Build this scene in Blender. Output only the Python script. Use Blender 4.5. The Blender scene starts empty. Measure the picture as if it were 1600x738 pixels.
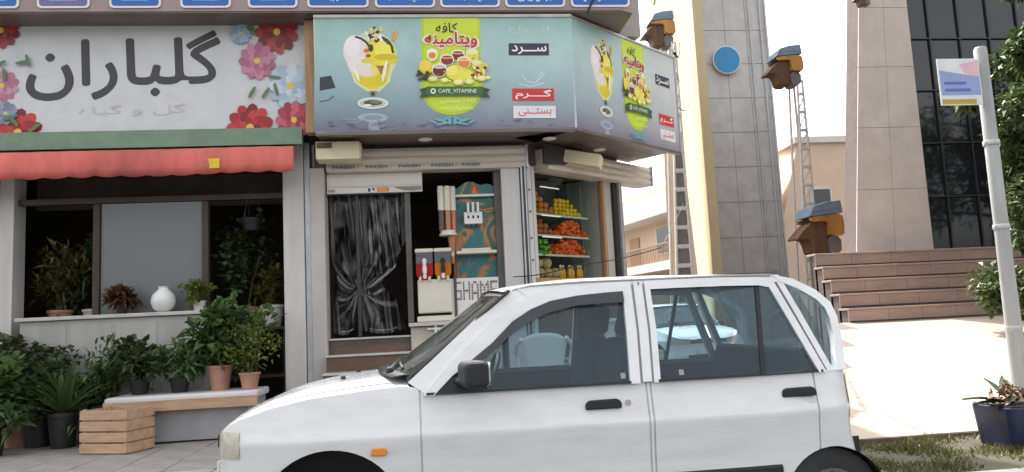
import bpy, math, random
from mathutils import Vector, Matrix, noise
random.seed(7)
R = math.radians
SC = bpy.context.scene
COL = SC.collection

# ------------------------------------------------------------------ camera
def make_camera(yaw, pitch, roll, h):
    a, p, r = R(yaw), R(pitch), R(roll)
    f = Vector((math.sin(a) * math.cos(p), math.cos(a) * math.cos(p), math.sin(p)))
    rt = Vector((math.cos(a), -math.sin(a), 0)); up = rt.cross(f)
    r2 = rt * math.cos(r) - up * math.sin(r); u2 = up * math.cos(r) + rt * math.sin(r)
    cd = bpy.data.cameras.new('camera'); co = bpy.data.objects.new('camera', cd); COL.objects.link(co)
    m = Matrix((r2, u2, -f)).transposed().to_4x4(); m.translation = (0, 0, h)
    co.matrix_world = m
    cd.sensor_width = 36; cd.lens = 27.0; cd.clip_start = 0.05; cd.clip_end = 3000
    SC.camera = co
make_camera(6.5, 6.4, 2.8, 1.22)

# ------------------------------------------------------------------ sky, sun, exposure
SUN_AZ, SUN_EL = -17.0, 60.0            # azimuth from +Y towards +X
w = bpy.data.worlds.new('World'); SC.world = w; w.use_nodes = True
nt = w.node_tree; bg = nt.nodes['Background']
sky = nt.nodes.new('ShaderNodeTexSky'); sky.sky_type = 'NISHITA'; sky.sun_disc = False
sky.sun_elevation = R(SUN_EL); sky.sun_rotation = R(SUN_AZ)
sky.air_density = 1.0; sky.dust_density = 6.0; sky.ozone_density = 0.6; sky.altitude = 50
hs = nt.nodes.new('ShaderNodeHueSaturation'); hs.inputs['Saturation'].default_value = .12   # milky, hazy daylight
nt.links.new(sky.outputs['Color'], hs.inputs['Color']); nt.links.new(hs.outputs['Color'], bg.inputs['Color']); bg.inputs['Strength'].default_value = 0.15
sl = bpy.data.lights.new('sun', 'SUN'); sl.energy = 2.8; sl.angle = R(0.6); sl.color = (1.0, .95, .87)
so = bpy.data.objects.new('sun', sl); COL.objects.link(so)
sd = Vector((math.sin(R(SUN_AZ)) * math.cos(R(SUN_EL)), math.cos(R(SUN_AZ)) * math.cos(R(SUN_EL)), math.sin(R(SUN_EL))))
so.rotation_euler = sd.to_track_quat('Z', 'Y').to_euler(); so.location = (0, 0, 30)
vs = SC.view_settings; vs.view_transform = 'Standard'; vs.look = 'None'; vs.gamma = 1; vs.exposure = 1.75
vs.use_curve_mapping = False
SC.cycles.max_bounces = 8; SC.cycles.transparent_max_bounces = 16

# ------------------------------------------------------------------ materials
def hx(s):
    s = s.lstrip('#'); c = [int(s[i:i + 2], 16) / 255 for i in (0, 2, 4)]
    return tuple(v / 12.92 if v <= .04045 else ((v + .055) / 1.055) ** 2.4 for v in c)
MATS = {}
def mat(name, col, rough=.6, var=.12, scale=6., bump=0., metal=0., spec=.5, coat=0., bscale=None, streak=False):
    m = bpy.data.materials.new(name); m.use_nodes = True
    n, l = m.node_tree.nodes, m.node_tree.links; b = n['Principled BSDF']
    if isinstance(col, str): col = hx(col)
    b.inputs['Roughness'].default_value = rough; b.inputs['Metallic'].default_value = metal
    b.inputs['Specular IOR Level'].default_value = spec; b.inputs['Coat Weight'].default_value = coat
    tc = n.new('ShaderNodeTexCoord')
    src = tc.outputs['Object']
    if streak:
        mp = n.new('ShaderNodeMapping'); mp.inputs['Scale'].default_value = streak if isinstance(streak, tuple) else (1, 1, .12)
        l.new(src, mp.inputs['Vector']); src = mp.outputs['Vector']
    nz = n.new('ShaderNodeTexNoise'); nz.inputs['Scale'].default_value = scale; nz.inputs['Detail'].default_value = 6
    nz.inputs['Roughness'].default_value = .65
    l.new(src, nz.inputs['Vector'])
    cr = n.new('ShaderNodeValToRGB')
    cr.color_ramp.elements[0].position = .3; cr.color_ramp.elements[1].position = .72
    cr.color_ramp.elements[0].color = tuple(c * (1 - var) for c in col) + (1,)
    cr.color_ramp.elements[1].color = tuple(min(1, c * (1 + var)) for c in col) + (1,)
    l.new(nz.outputs['Fac'], cr.inputs['Fac']); l.new(cr.outputs['Color'], b.inputs['Base Color'])
    if bump:
        bp = n.new('ShaderNodeBump'); bp.inputs['Strength'].default_value = bump; bp.inputs['Distance'].default_value = .01
        n2 = n.new('ShaderNodeTexNoise'); n2.inputs['Scale'].default_value = bscale or scale * 8; n2.inputs['Detail'].default_value = 4
        l.new(src, n2.inputs['Vector']); l.new(n2.outputs['Fac'], bp.inputs['Height']); l.new(bp.outputs['Normal'], b.inputs['Normal'])
    MATS[name] = m
    return m
def glass(name, tint=(.55, .62, .64), refl=.06, rough=.02, haze=0., hcol=(.6, .65, .66)):
    m = bpy.data.materials.new(name); m.use_nodes = True
    n, l = m.node_tree.nodes, m.node_tree.links; n.remove(n['Principled BSDF']); out = n['Material Output']
    t = n.new('ShaderNodeBsdfTransparent'); t.inputs['Color'].default_value = tint + (1,)
    g = n.new('ShaderNodeBsdfGlossy'); g.inputs['Roughness'].default_value = rough; g.inputs['Color'].default_value = (.95, .98, 1, 1)
    lw = n.new('ShaderNodeLayerWeight'); lw.inputs['Blend'].default_value = .5
    pw = n.new('ShaderNodeMath'); pw.operation = 'POWER'; pw.inputs[1].default_value = 5; l.new(lw.outputs['Facing'], pw.inputs[0])
    ad = n.new('ShaderNodeMath'); ad.operation = 'MULTIPLY_ADD'; ad.inputs[1].default_value = .9; ad.inputs[2].default_value = refl; l.new(pw.outputs[0], ad.inputs[0])
    cl = n.new('ShaderNodeMath'); cl.operation = 'MINIMUM'; cl.inputs[1].default_value = 1; l.new(ad.outputs[0], cl.inputs[0])
    mx = n.new('ShaderNodeMixShader'); l.new(cl.outputs[0], mx.inputs['Fac']); l.new(t.outputs[0], mx.inputs[1]); l.new(g.outputs[0], mx.inputs[2])
    last = mx
    if haze:
        d = n.new('ShaderNodeBsdfDiffuse'); d.inputs['Color'].default_value = hcol + (1,)
        m2 = n.new('ShaderNodeMixShader'); m2.inputs['Fac'].default_value = haze
        l.new(mx.outputs[0], m2.inputs[1]); l.new(d.outputs[0], m2.inputs[2]); last = m2
    l.new(last.outputs[0], out.inputs['Surface'])
    MATS[name] = m
    return m
def vcol(name, rough=.45, grain=.08, coat=0.):
    m = bpy.data.materials.new(name); m.use_nodes = True
    n, l = m.node_tree.nodes, m.node_tree.links; b = n['Principled BSDF']; b.inputs['Roughness'].default_value = rough
    b.inputs['Coat Weight'].default_value = coat
    at = n.new('ShaderNodeAttribute'); at.attribute_name = 'Col'
    tc = n.new('ShaderNodeTexCoord'); nz = n.new('ShaderNodeTexNoise'); nz.inputs['Scale'].default_value = 5; nz.inputs['Detail'].default_value = 8
    l.new(tc.outputs['Object'], nz.inputs['Vector'])
    mr = n.new('ShaderNodeMapRange'); mr.inputs['From Min'].default_value = .3; mr.inputs['From Max'].default_value = .7
    mr.inputs['To Min'].default_value = 1 - grain; mr.inputs['To Max'].default_value = 1 + grain; l.new(nz.outputs['Fac'], mr.inputs['Value'])
    mx = n.new('ShaderNodeMix'); mx.data_type = 'RGBA'; mx.blend_type = 'MULTIPLY'; mx.inputs['Factor'].default_value = 1
    l.new(at.outputs['Color'], mx.inputs['A']); l.new(mr.outputs['Result'], mx.inputs['B']); l.new(mx.outputs['Result'], b.inputs['Base Color'])
    MATS[name] = m
    return m

# ------------------------------------------------------------------ mesh helpers
class MB:
    def __init__(s): s.v = []; s.f = []; s.c = []; s.m = []
    def add(s, vs, fs, col=None, mi=0):
        o = len(s.v); s.v += [tuple(p) for p in vs]
        for f in fs: s.f.append(tuple(i + o for i in f)); s.c.append(col); s.m.append(mi)
        return s
    def box(s, x0, x1, y0, y1, z0, z1, mi=0):
        return s.add([(x0, y0, z0), (x1, y0, z0), (x1, y1, z0), (x0, y1, z0), (x0, y0, z1), (x1, y0, z1), (x1, y1, z1), (x0, y1, z1)],
                     [(0, 3, 2, 1), (4, 5, 6, 7), (0, 1, 5, 4), (1, 2, 6, 5), (2, 3, 7, 6), (3, 0, 4, 7)], mi=mi)
    def obox(s, c, ax, ay, az, hx_, hy, hz, mi=0):       # oriented box
        c = Vector(c); ax, ay, az = Vector(ax).normalized(), Vector(ay).normalized(), Vector(az).normalized()
        vs = [c + ax * hx_ * i + ay * hy * j + az * hz * k for k in (-1, 1) for (i, j) in ((-1, -1), (1, -1), (1, 1), (-1, 1))]
        return s.add(vs, [(0, 3, 2, 1), (4, 5, 6, 7), (0, 1, 5, 4), (1, 2, 6, 5), (2, 3, 7, 6), (3, 0, 4, 7)], mi=mi)
    def prism(s, poly, fn, a, b, mi=0):                 # poly 2d, fn(u,v,d)->3d
        n = len(poly)
        vs = [fn(u, v, a) for u, v in poly] + [fn(u, v, b) for u, v in poly]
        return s.add(vs, [tuple(range(n)), tuple(range(2 * n - 1, n - 1, -1))] + [(i, i + n, (i + 1) % n + n, (i + 1) % n) for i in range(n)], mi=mi)
    def tube(s, pts, r, n=8, cap=True, mi=0):
        pts = [Vector(p) for p in pts]; rs = r if isinstance(r, (list, tuple)) else [r] * len(pts)
        base = len(s.v); prev = None
        for i, p in enumerate(pts):
            d = (pts[min(i + 1, len(pts) - 1)] - pts[max(i - 1, 0)]).normalized()
            if prev is None:
                up = Vector((0, 0, 1)) if abs(d.z) < .9 else Vector((1, 0, 0)); a = d.cross(up).normalized()
            else: a = (prev - d * prev.dot(d)).normalized()
            prev = a; b = d.cross(a)
            for k in range(n):
                t = 2 * math.pi * k / n; s.v.append(tuple(p + (a * math.cos(t) + b * math.sin(t)) * rs[i]))
        fs = [(base + i * n + k, base + i * n + (k + 1) % n, base + (i + 1) * n + (k + 1) % n, base + (i + 1) * n + k) for i in range(len(pts) - 1) for k in range(n)]
        if cap: fs += [tuple(base + k for k in range(n - 1, -1, -1)), tuple(base + (len(pts) - 1) * n + k for k in range(n))]
        s.f += fs; s.c += [None] * len(fs); s.m += [mi] * len(fs)
        return s
    def lathe(s, prof, c=(0, 0, 0), n=20, axis='z', mi=0):
        vs = []
        for r, h in prof:
            for k in range(n):
                t = 2 * math.pi * k / n; a, b = r * math.cos(t), r * math.sin(t)
                q = (a, b, h) if axis == 'z' else ((a, h, b) if axis == 'y' else (h, a, b))
                vs.append((q[0] + c[0], q[1] + c[1], q[2] + c[2]))
        fs = [(i * n + k, i * n + (k + 1) % n, (i + 1) * n + (k + 1) % n, (i + 1) * n + k) for i in range(len(prof) - 1) for k in range(n)]
        fs += [tuple(range(n - 1, -1, -1)), tuple((len(prof) - 1) * n + k for k in range(n))]
        return s.add(vs, fs, mi=mi)
    def ball(s, c, rx, ry=None, rz=None, n=8, m=6, mi=0):
        ry = ry or rx; rz = rz or rx
        vs = [(c[0], c[1], c[2] - rz)]
        for i in range(1, m):
            t = -math.pi / 2 + math.pi * i / m
            for k in range(n):
                a = 2 * math.pi * k / n; vs.append((c[0] + rx * math.cos(t) * math.cos(a), c[1] + ry * math.cos(t) * math.sin(a), c[2] + rz * math.sin(t)))
        vs.append((c[0], c[1], c[2] + rz)); L = len(vs) - 1
        fs = [(0, 1 + (k + 1) % n, 1 + k) for k in range(n)] + [(L, 1 + (m - 2) * n + k, 1 + (m - 2) * n + (k + 1) % n) for k in range(n)]
        fs += [(1 + i * n + k, 1 + i * n + (k + 1) % n, 1 + (i + 1) * n + (k + 1) % n, 1 + (i + 1) * n + k) for i in range(m - 2) for k in range(n)]
        return s.add(vs, fs, mi=mi)
    def grid(s, P, close_u=False, mi=0):                # P[i][j] points
        ni, nj = len(P), len(P[0]); o = len(s.v)
        for row in P: s.v += [tuple(p) for p in row]
        for i in range(ni - 1 + (1 if close_u else 0)):
            for j in range(nj - 1):
                a, b = i, (i + 1) % ni
                q = (o + a * nj + j, o + b * nj + j, o + b * nj + j + 1, o + a * nj + j + 1)
                A, B, Cc, D = (Vector(s.v[k]) for k in q)
                if (Cc - A).cross(D - B).length < 1e-9: continue
                s.f.append(q); s.c.append(None); s.m.append(mi)
        return s
    def build(s, name, m, parent=None, smooth=False, bevel=0., loc=None, solid=0., world=True, seg=2):
        me = bpy.data.meshes.new(name); me.from_pydata(s.v, [], s.f); me.update()
        ms = m if isinstance(m, (list, tuple)) else [m]
        for x in ms: me.materials.append(MATS[x] if isinstance(x, str) else x)
        if len(ms) > 1: me.polygons.foreach_set('material_index', s.m)
        if any(c is not None for c in s.c):
            ca = me.color_attributes.new('Col', 'FLOAT_COLOR', 'CORNER')
            i = 0
            for p, c in zip(me.polygons, s.c):
                for li in p.loop_indices:
                    cc = c[li - p.loop_start] if (c and isinstance(c[0], (tuple, list))) else (c or (1, 1, 1))
                    ca.data[li].color = (cc[0], cc[1], cc[2], 1)
        if smooth:
            me.polygons.foreach_set('use_smooth', [True] * len(me.polygons))
            if smooth != 2: me.set_sharp_from_angle(angle=R(smooth if smooth > 2 else 38))
        return link(name, me, parent, bevel, solid, loc, world, seg)
def link(name, me, parent=None, bevel=0., solid=0., loc=None, world=True, seg=2):
    o = bpy.data.objects.new(name, me); COL.objects.link(o)
    if loc: o.location = loc
    if solid:
        d = o.modifiers.new('solid', 'SOLIDIFY'); d.thickness = solid; d.offset = 0
    if bevel:
        d = o.modifiers.new('bevel', 'BEVEL'); d.width = bevel; d.segments = seg; d.limit_method = 'ANGLE'; d.angle_limit = R(40)
    if parent:
        o.parent = parent
        if world and parent.type == 'EMPTY': o.matrix_parent_inverse = Matrix.LocRotScale(parent.location, parent.rotation_euler, None).inverted()
    return o
def tag(o, label=None, cat=None, group=None, kind=None):
    if label: o['label'] = label
    if cat: o['category'] = cat
    if group: o['group'] = group
    if kind: o['kind'] = kind
    return o
def thing(name, loc, label, cat, group=None, rz=0.):
    o = bpy.data.objects.new(name, None); o.empty_display_size = .1; COL.objects.link(o)
    o.location = loc; o.rotation_euler = (0, 0, rz)
    return tag(o, label, cat, group)
def copy_tree(o, parent=None):
    c = o.copy(); COL.objects.link(c)
    if parent: c.parent = parent
    for ch in list(o.children): copy_tree(ch, c)
    return c
def one(): return MB()
def BX(*a): return MB().box(*a)

# ------------------------------------------------------------------ lettering
FORMS = {'ا': (0xFE8D, 0xFE8E), 'د': (0xFEA9, 0xFEAA), 'ر': (0xFEAD, 0xFEAE), 'ز': (0xFEAF, 0xFEB0), 'و': (0xFEED, 0xFEEE)}
for ch, b in (('ب', 0xFE8F), ('پ', 0xFB56), ('ت', 0xFE95), ('ج', 0xFE9D), ('ح', 0xFEA1), ('خ', 0xFEA5), ('س', 0xFEB1), ('ش', 0xFEB5), ('ص', 0xFEB9), ('ع', 0xFEC9), ('ف', 0xFED1),
              ('ک', 0xFB8E), ('گ', 0xFB92), ('ل', 0xFEDD), ('م', 0xFEE1), ('ن', 0xFEE5), ('ه', 0xFEE9), ('ی', 0xFBFC), ('ط', 0xFEC1)):
    FORMS[ch] = (b, b + 1, b + 2, b + 3)
def shape_fa(t):
    out = []
    for i, ch in enumerate(t):
        if ch == 'ـ' or ch not in FORMS: out.append(ch); continue
        pv = t[i - 1] if i else ' '; nx = t[i + 1] if i + 1 < len(t) else ' '
        jp = pv == 'ـ' or (pv in FORMS and len(FORMS[pv]) == 4)
        jn = (nx == 'ـ' or nx in FORMS) and len(FORMS[ch]) == 4
        F = FORMS[ch]; out.append(chr(F[3] if jp and jn else F[1] if jp else F[2] if jn else F[0]))
    return ''.join(reversed(out))
TXT = {}
def text_geo(t, fa=False, bold=0.):
    key = (t, bold)
    if key in TXT: return TXT[key]
    cu = bpy.data.curves.new('t', 'FONT'); cu.body = shape_fa(t) if fa else t; cu.resolution_u = 3; cu.offset = bold
    o = bpy.data.objects.new('t', cu); COL.objects.link(o); bpy.context.view_layer.update()
    me = bpy.data.meshes.new_from_object(o.evaluated_get(bpy.context.evaluated_depsgraph_get()))
    vs = [(v.co.x, v.co.y) for v in me.vertices]; fs = [tuple(p.vertices) for p in me.polygons]
    bpy.data.objects.remove(o); bpy.data.meshes.remove(me); bpy.data.curves.remove(cu)
    xs = [p[0] for p in vs]; ys = [p[1] for p in vs]
    par = list(range(len(vs)))                          # letters that touch get their own hair's breadth of height
    def root(i):
        while par[i] != i: par[i] = par[par[i]]; i = par[i]
        return i
    for f in fs:
        for i in f[1:]: par[root(i)] = root(f[0])
    ids = {}; isl = [ids.setdefault(root(i), len(ids)) for i in range(len(vs))]
    vs = [(x, y, k * .00003) for (x, y), k in zip(vs, isl)]
    TXT[key] = (vs, fs, min(xs), max(xs), min(ys), max(ys)); return TXT[key]

class Print:
    """flat print: coloured shapes in (u,v), mapped onto a surface; each shape a hair above the last"""
    def __init__(s, fn, step=.0001): s.fn = fn; s.mb = MB(); s.d = .001; s.step = step
    def poly(s, pts, col):
        s.d += s.step; c = hx(col) if isinstance(col, str) else col
        s.mb.add([s.fn(u, v, s.d) for u, v in pts], [tuple(range(len(pts)))], c); return s
    def ell(s, cx, cy, rx, ry, col, n=18, a0=0, a1=360, rot=0):
        r = R(rot); P = []
        full = a1 - a0 >= 360
        for k in range(n + (0 if full else 1)):
            t = R(a0 + (a1 - a0) * k / n); x, y = rx * math.cos(t), ry * math.sin(t)
            P.append((cx + x * math.cos(r) - y * math.sin(r), cy + x * math.sin(r) + y * math.cos(r)))
        return s.poly(P, col)
    def rect(s, x0, y0, x1, y1, col): return s.poly([(x0, y0), (x1, y0), (x1, y1), (x0, y1)], col)
    def line(s, pts, wd, col):
        for (a, b), (c, d) in zip(pts, pts[1:]):
            L = math.hypot(c - a, d - b) or 1; nx, ny = -(d - b) / L * wd / 2, (c - a) / L * wd / 2
            s.poly([(a + nx, b + ny), (c + nx, d + ny), (c - nx, d - ny), (a - nx, b - ny)], col)
        return s
    def text(s, t, x0, y0, x1, y1, col, fa=False, bold=0.):      # fits into the box; v grows downwards when y1>y0
        vs, fs, ax, bx, ay, by = text_geo(t, fa); top = max(e for _, _, e in vs)
        k = abs(y1 - y0) / (by - ay) * bold
        for dx, dy in (((-k, 0), (k, 0), (0, -k), (0, k)) if bold else ((0, 0),)):      # heavier strokes: the letters struck four times
            s.d += s.step
            s.mb.add([s.fn(x0 + (x - ax) / (bx - ax) * (x1 - x0) + dx, y1 + (y - ay) / (by - ay) * (y0 - y1) + dy, s.d + e) for x, y, e in vs], fs, hx(col)); s.d += top
        return s
    def build(s, name, m, parent): return s.mb.build(name, m, parent)
DOWN = ((.04, 8.27), (1.43, 8.36), (2.14, 8.98)); BOXR = (1.88, 8.72, 3.075); STOOL = (1.98, 8.35)

# ------------------------------------------------------------------ palette
mat('asphalt', (.055, .054, .053), .85, .25, 3, .4, bscale=120)
mat('paving', (.27, .25, .235), .8, .22, 5, .3, bscale=60)
mat('joint', (.12, .11, .10), .9, .2)
mat('kerb', (.34, .33, .31), .8, .2, 5, .3)
mat('white_stone', (.60, .585, .56), .55, .16, 4, .12, streak=True)
mat('pale_wall', (.50, .47, .44), .8, .12, 2, .15, bscale=50)
mat('upper_wall', (.44, .41, .38), .85, .14, 2, .2, bscale=40)
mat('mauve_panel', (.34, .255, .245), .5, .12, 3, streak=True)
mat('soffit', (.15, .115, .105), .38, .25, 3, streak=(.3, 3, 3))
mat('brown_tile', (.125, .075, .05), .5, .35, 5, .15, streak=(.4, 2, 2))
mat('nosing', (.52, .50, .47), .5, .15)
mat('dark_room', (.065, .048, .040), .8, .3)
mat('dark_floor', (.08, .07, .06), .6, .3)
mat('dark_frame', (.03, .028, .027), .4, .2)
mat('grey_frame', (.10, .095, .09), .45, .2)
mat('shutter', (.64, .58, .50), .5, .14, 4, .05, streak=(.2, 3, 6))
mat('shutter_pale', (.74, .70, .65), .5, .1, 4, streak=(.2, 3, 6))
mat('cream_box', (.80, .71, .50), .5, .1, 4)
mat('galvanised', (.50, .51, .52), .4, .15, 8, metal=.5)
mat('white_plastic', (.74, .74, .72), .35, .04)
mat('cream_plastic', (.70, .66, .55), .4, .06)
mat('lamp_white', (.8, .8, .78), .3, .02)
mat('copper', (.45, .20, .11), .35, .1, metal=.3)
mat('brown_tube', (.10, .075, .07), .35, .1)
mat('steel', (.5, .5, .5), .3, .1, metal=.9)
mat('counter_stone', (.50, .45, .38), .5, .2, 5, streak=(1, 1, 3))
mat('wood_tan', (.42, .25, .13), .55, .25, 6, streak=(6, 6, .5))
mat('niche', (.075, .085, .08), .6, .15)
mat('rubber', (.018, .018, .019), .65, .2)
vcol('print', .38, .06)
vcol('print_matt', .6, .10)
glass('shop_glass', (.90, .93, .91), .015, .015)
glass('hazy_glass', (.45, .47, .48), .05, .08, .38, (.42, .45, .46))
glass('shelf_glass', (.88, .95, .92), .03, .02, .06)

# ------------------------------------------------------------------ ground
tag(BX(-400, 400, -300, 600, -.5, 0).build('road', 'asphalt'), kind='structure')
pv = tag(MB().prism([(-14, 5.9), (2.3, 5.9), (2.75, 6.1), (3.0, 6.6), (3.2, 10.3), (2.2, 16), (-14, 16)], lambda u, v, d: (u, v, d), .0, .232).build('pavement', 'joint'), kind='structure')
# paving slabs in the part the picture shows
slab_me = None
SLAB = .40
for i in range(-12, 8):
    for j in range(7):
        x = i * SLAB; y = 6.10 + j * SLAB
        if y + SLAB > 8.95 or x + SLAB > 2.6: continue
        if slab_me is None:
            o = BX(.004, SLAB - .004, .004, SLAB - .004, 0, .02).build('paving_slab', 'paving', pv, bevel=.003, seg=1); slab_me = o.data
        else:
            o = link('paving_slab', slab_me, pv, bevel=.003, seg=1)
        o.location = (x, y, .231 + random.uniform(-.002, .002)); o.rotation_euler = (random.uniform(-.004, .004), random.uniform(-.004, .004), 0)
for i in range(-14, 3):
    BX(i * .8, i * .8 + .79, 5.83, 6.08, -.01, .25).build('kerb_stone', 'kerb', pv, bevel=.012)

# ------------------------------------------------------------------ the building with the two shops
D = Vector((.766, .643, 0)); NO = Vector((.643, -.766, 0)); P0 = Vector((1.2, 8.6, 0))      # chamfered corner facade
def ch(s_, z, d=0.):
    p = P0 + D * s_ + NO * d; return (p.x, p.y, z)
B = thing('shop_building', (0, 8.6, 0), 'pale two storey corner building that houses the cafe and flower shop', 'building')
MB().prism([(-9.5, 8.6), (2.64, 8.6), (1.9, 13), (-9.5, 13)], lambda u, v, d: (u, v, d), 4.53, 9.3).build('upper_wall', 'upper_wall', B)
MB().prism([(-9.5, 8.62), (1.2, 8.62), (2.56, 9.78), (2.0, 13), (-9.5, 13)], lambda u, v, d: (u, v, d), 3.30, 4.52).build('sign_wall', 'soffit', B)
# upper windows above the frame of the picture
for k in range(6):
    x = -7.6 + k * 1.75
    f = BX(x, x + 1.1, 8.56, 8.62, 6.2, 7.8).build('window', 'white_plastic', B, bevel=.01); BX(x + .06, x + 1.04, 8.545, 8.56, 6.26, 7.74).build('pane', 'dark_frame', f)
# lower walls: cafe room
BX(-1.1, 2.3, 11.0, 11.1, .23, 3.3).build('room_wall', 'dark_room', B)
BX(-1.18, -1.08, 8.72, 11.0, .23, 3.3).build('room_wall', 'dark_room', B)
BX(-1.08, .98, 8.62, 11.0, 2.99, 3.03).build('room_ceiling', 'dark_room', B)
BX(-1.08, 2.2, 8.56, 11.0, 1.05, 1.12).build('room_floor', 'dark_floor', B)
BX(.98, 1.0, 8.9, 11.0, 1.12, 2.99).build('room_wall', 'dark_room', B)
# lintel behind the shutter boxes, side of the building
MB().prism([(-1.2, 8.62), (1.2, 8.62), (2.56, 9.78), (2.0, 13), (-1.2, 13)], lambda u, v, d: (u, v, d), 3.03, 3.29).build('lintel', 'soffit', B)
MB().prism([(2.545, 9.74), (2.43, 9.65), (1.85, 13), (1.98, 13)], lambda u, v, d: (u, v, d), .23, 3.03).build('side_wall', 'pale_wall', B)
# piers round the openings
BX(.875, 1.085, 8.50, 8.9, .23, 2.99).build('pier', 'white_stone', B, bevel=.008)
BX(.80, .872, 8.6, 8.75, 1.12, 2.99).build('door_jamb', 'grey_frame', B)
BX(1.165, 1.215, 8.50, 8.75, .23, 2.99).build('pier', 'white_stone', B, bevel=.006)
gr = BX(1.094, 1.155, 8.46, 8.56, .35, 2.99).build('guide_rail', 'galvanised', B, bevel=.004)
BX(1.113, 1.136, 8.452, 8.46, .36, 2.98).build('slot', 'dark_frame', gr)
for z in (1.9, 2.15, 2.45, 2.7): MB().lathe([(.011, 8.49), (.011, 8.50)], (1.19, 0, z), 8, 'y').build('bolt', 'dark_frame', B)
# pilaster between the shops
BX(-1.52, -1.30, 8.46, 8.75, .23, 3.3).build('pier', 'white_stone', B, bevel=.008)
BX(-1.295, -1.235, 8.50, 8.7, .23, 3.3).build('guide_rail', 'galvanised', B, bevel=.004)
BX(-1.23, -1.075, 8.44, 8.75, .23, 3.0).build('pier', 'pale_wall', B, bevel=.008)
# steps up to the cafe door
for k in range(5):
    zt = 1.135 - k * .171
    y0 = 8.55 - k * .28
    st = BX(-1.07, -.195, y0 + .012, 8.62 if k == 0 else y0 + .30, .23, zt - .022).build('step', 'brown_tile', B)
    BX(-1.075, -.19, y0 - .012, y0 + .29, zt - .02, zt).build('nosing', 'nosing', st, bevel=.006)
# counter wall beside the steps
cw = BX(-.19, .80, 8.50, 8.8, .23, 1.22).build('counter_wall', 'counter_stone', B)
for (x0, x1, z0, z1) in ((-.185, .10, .95, 1.21), (.11, .42, .95, 1.21), (.43, .79, .95, 1.21), (-.185, .0, .67, .94), (.01, .38, .67, .94), (.39, .79, .67, .94), (-.185, .25, .30, .66), (.26, .79, .30, .66)):
    BX(x0, x1, 8.485, 8.5, z0, z1).build('stone_tile', 'counter_stone', cw, bevel=.004)
BX(-.21, .80, 8.42, 8.82, 1.225, 1.265).build('counter_top', 'nosing', B, bevel=.006)
# door frame posts
BX(-.215, -.15, 8.58, 8.66, 1.27, 2.99).build('door_post', 'grey_frame', B, bevel=.004)
BX(-.765, -.725, 8.64, 8.70, 1.14, 2.99).build('door_post', 'dark_frame', B, bevel=.004)
BX(-1.07, -.215, 8.58, 8.64, 2.72, 2.80).build('door_head', 'grey_frame', B)
# wall below the display window, with its stone facing, and the ledge in front
cwall = MB().prism([(.02, .23), (1.74, .23), (1.74, 1.66), (.02, 1.66)], lambda u, v, d: ch(u, v, d), -.12, -.02).build('window_wall', 'pale_wall', B)
for r in range(5):
    off = 0 if r % 2 else -.18
    s0 = .03
    while s0 < 1.55:
        s1 = min(1.60, s0 + random.uniform(.34, .48) + (off if s0 < .1 else 0))
        zb = .25 + r * .28
        MB().prism([(s0, zb), (s1 - .008, zb), (s1 - .008, zb + .272), (s0, zb + .272)], lambda u, v, d: ch(u, v, d), -.019, random.uniform(.0, .008)).build('stone', 'brown_tile', cwall, bevel=.005, seg=1)
        s0 = s1
MB().prism([(.0, 1.655), (1.66, 1.655), (1.66, 1.705), (.0, 1.705)], lambda u, v, d: ch(u, v, d), -.55, .05).build('window_sill', 'wood_tan', B, bevel=.008)
MB().prism([(.05, .235), (1.6, .235), (1.6, .80), (.05, .80)], lambda u, v, d: ch(u, v, d), .04, .62).build('plinth', 'counter_stone', B, bevel=.01)
# display window: frame, glass, inner wall strips, right guide rail
wf = MB().prism([(.02, 1.706), (.075, 1.706), (.075, 2.99), (.02, 2.99)], lambda u, v, d: ch(u, v, d), -.05, .03).build('window_frame', 'white_stone', B, bevel=.004)
MB().add([ch(.085, 1.706, -.01), ch(1.36, 1.706, -.01), ch(1.36, 2.985, -.01), ch(.085, 2.985, -.01)], [(0, 1, 2, 3)]).build('window_pane', 'shop_glass', B)
MB().prism([(1.365, 1.706), (1.415, 1.706), (1.415, 2.985), (1.365, 2.985)], lambda u, v, d: ch(u, v, d), -.05, .02).build('window_frame', 'wood_tan', B, bevel=.004)
MB().prism([(1.42, 1.706), (1.60, 1.706), (1.60, 2.985), (1.42, 2.985)], lambda u, v, d: ch(u, v, d), -.12, -.02).build('wall_strip', 'pale_wall', B)
MB().prism([(1.605, .25), (1.68, .25), (1.68, 2.985), (1.605, 2.985)], lambda u, v, d: ch(u, v, d), -.1, .02).build('guide_channel', 'dark_frame', B)
MB().prism([(1.685, .25), (1.745, .25), (1.745, 2.99), (1.685, 2.99)], lambda u, v, d: ch(u, v, d), -.05, .06).build('guide_rail', 'galvanised', B, bevel=.004)
# niche behind the glass
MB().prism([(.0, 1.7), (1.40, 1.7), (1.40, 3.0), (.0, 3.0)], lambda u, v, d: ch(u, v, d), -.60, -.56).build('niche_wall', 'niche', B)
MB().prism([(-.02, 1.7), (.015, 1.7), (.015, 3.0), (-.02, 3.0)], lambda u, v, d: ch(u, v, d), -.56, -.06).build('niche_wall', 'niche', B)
MB().prism([(1.17, 1.71), (1.185, 1.71), (1.185, 2.98), (1.17, 2.98)], lambda u, v, d: ch(u, v, d), -.56, -.06).build('niche_divider', 'shelf_glass', B)
MB().prism([(1.37, 1.7), (1.41, 1.7), (1.41, 3.0), (1.37, 3.0)], lambda u, v, d: ch(u, v, d), -.56, -.06).build('niche_wall', 'pale_wall', B)
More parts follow.
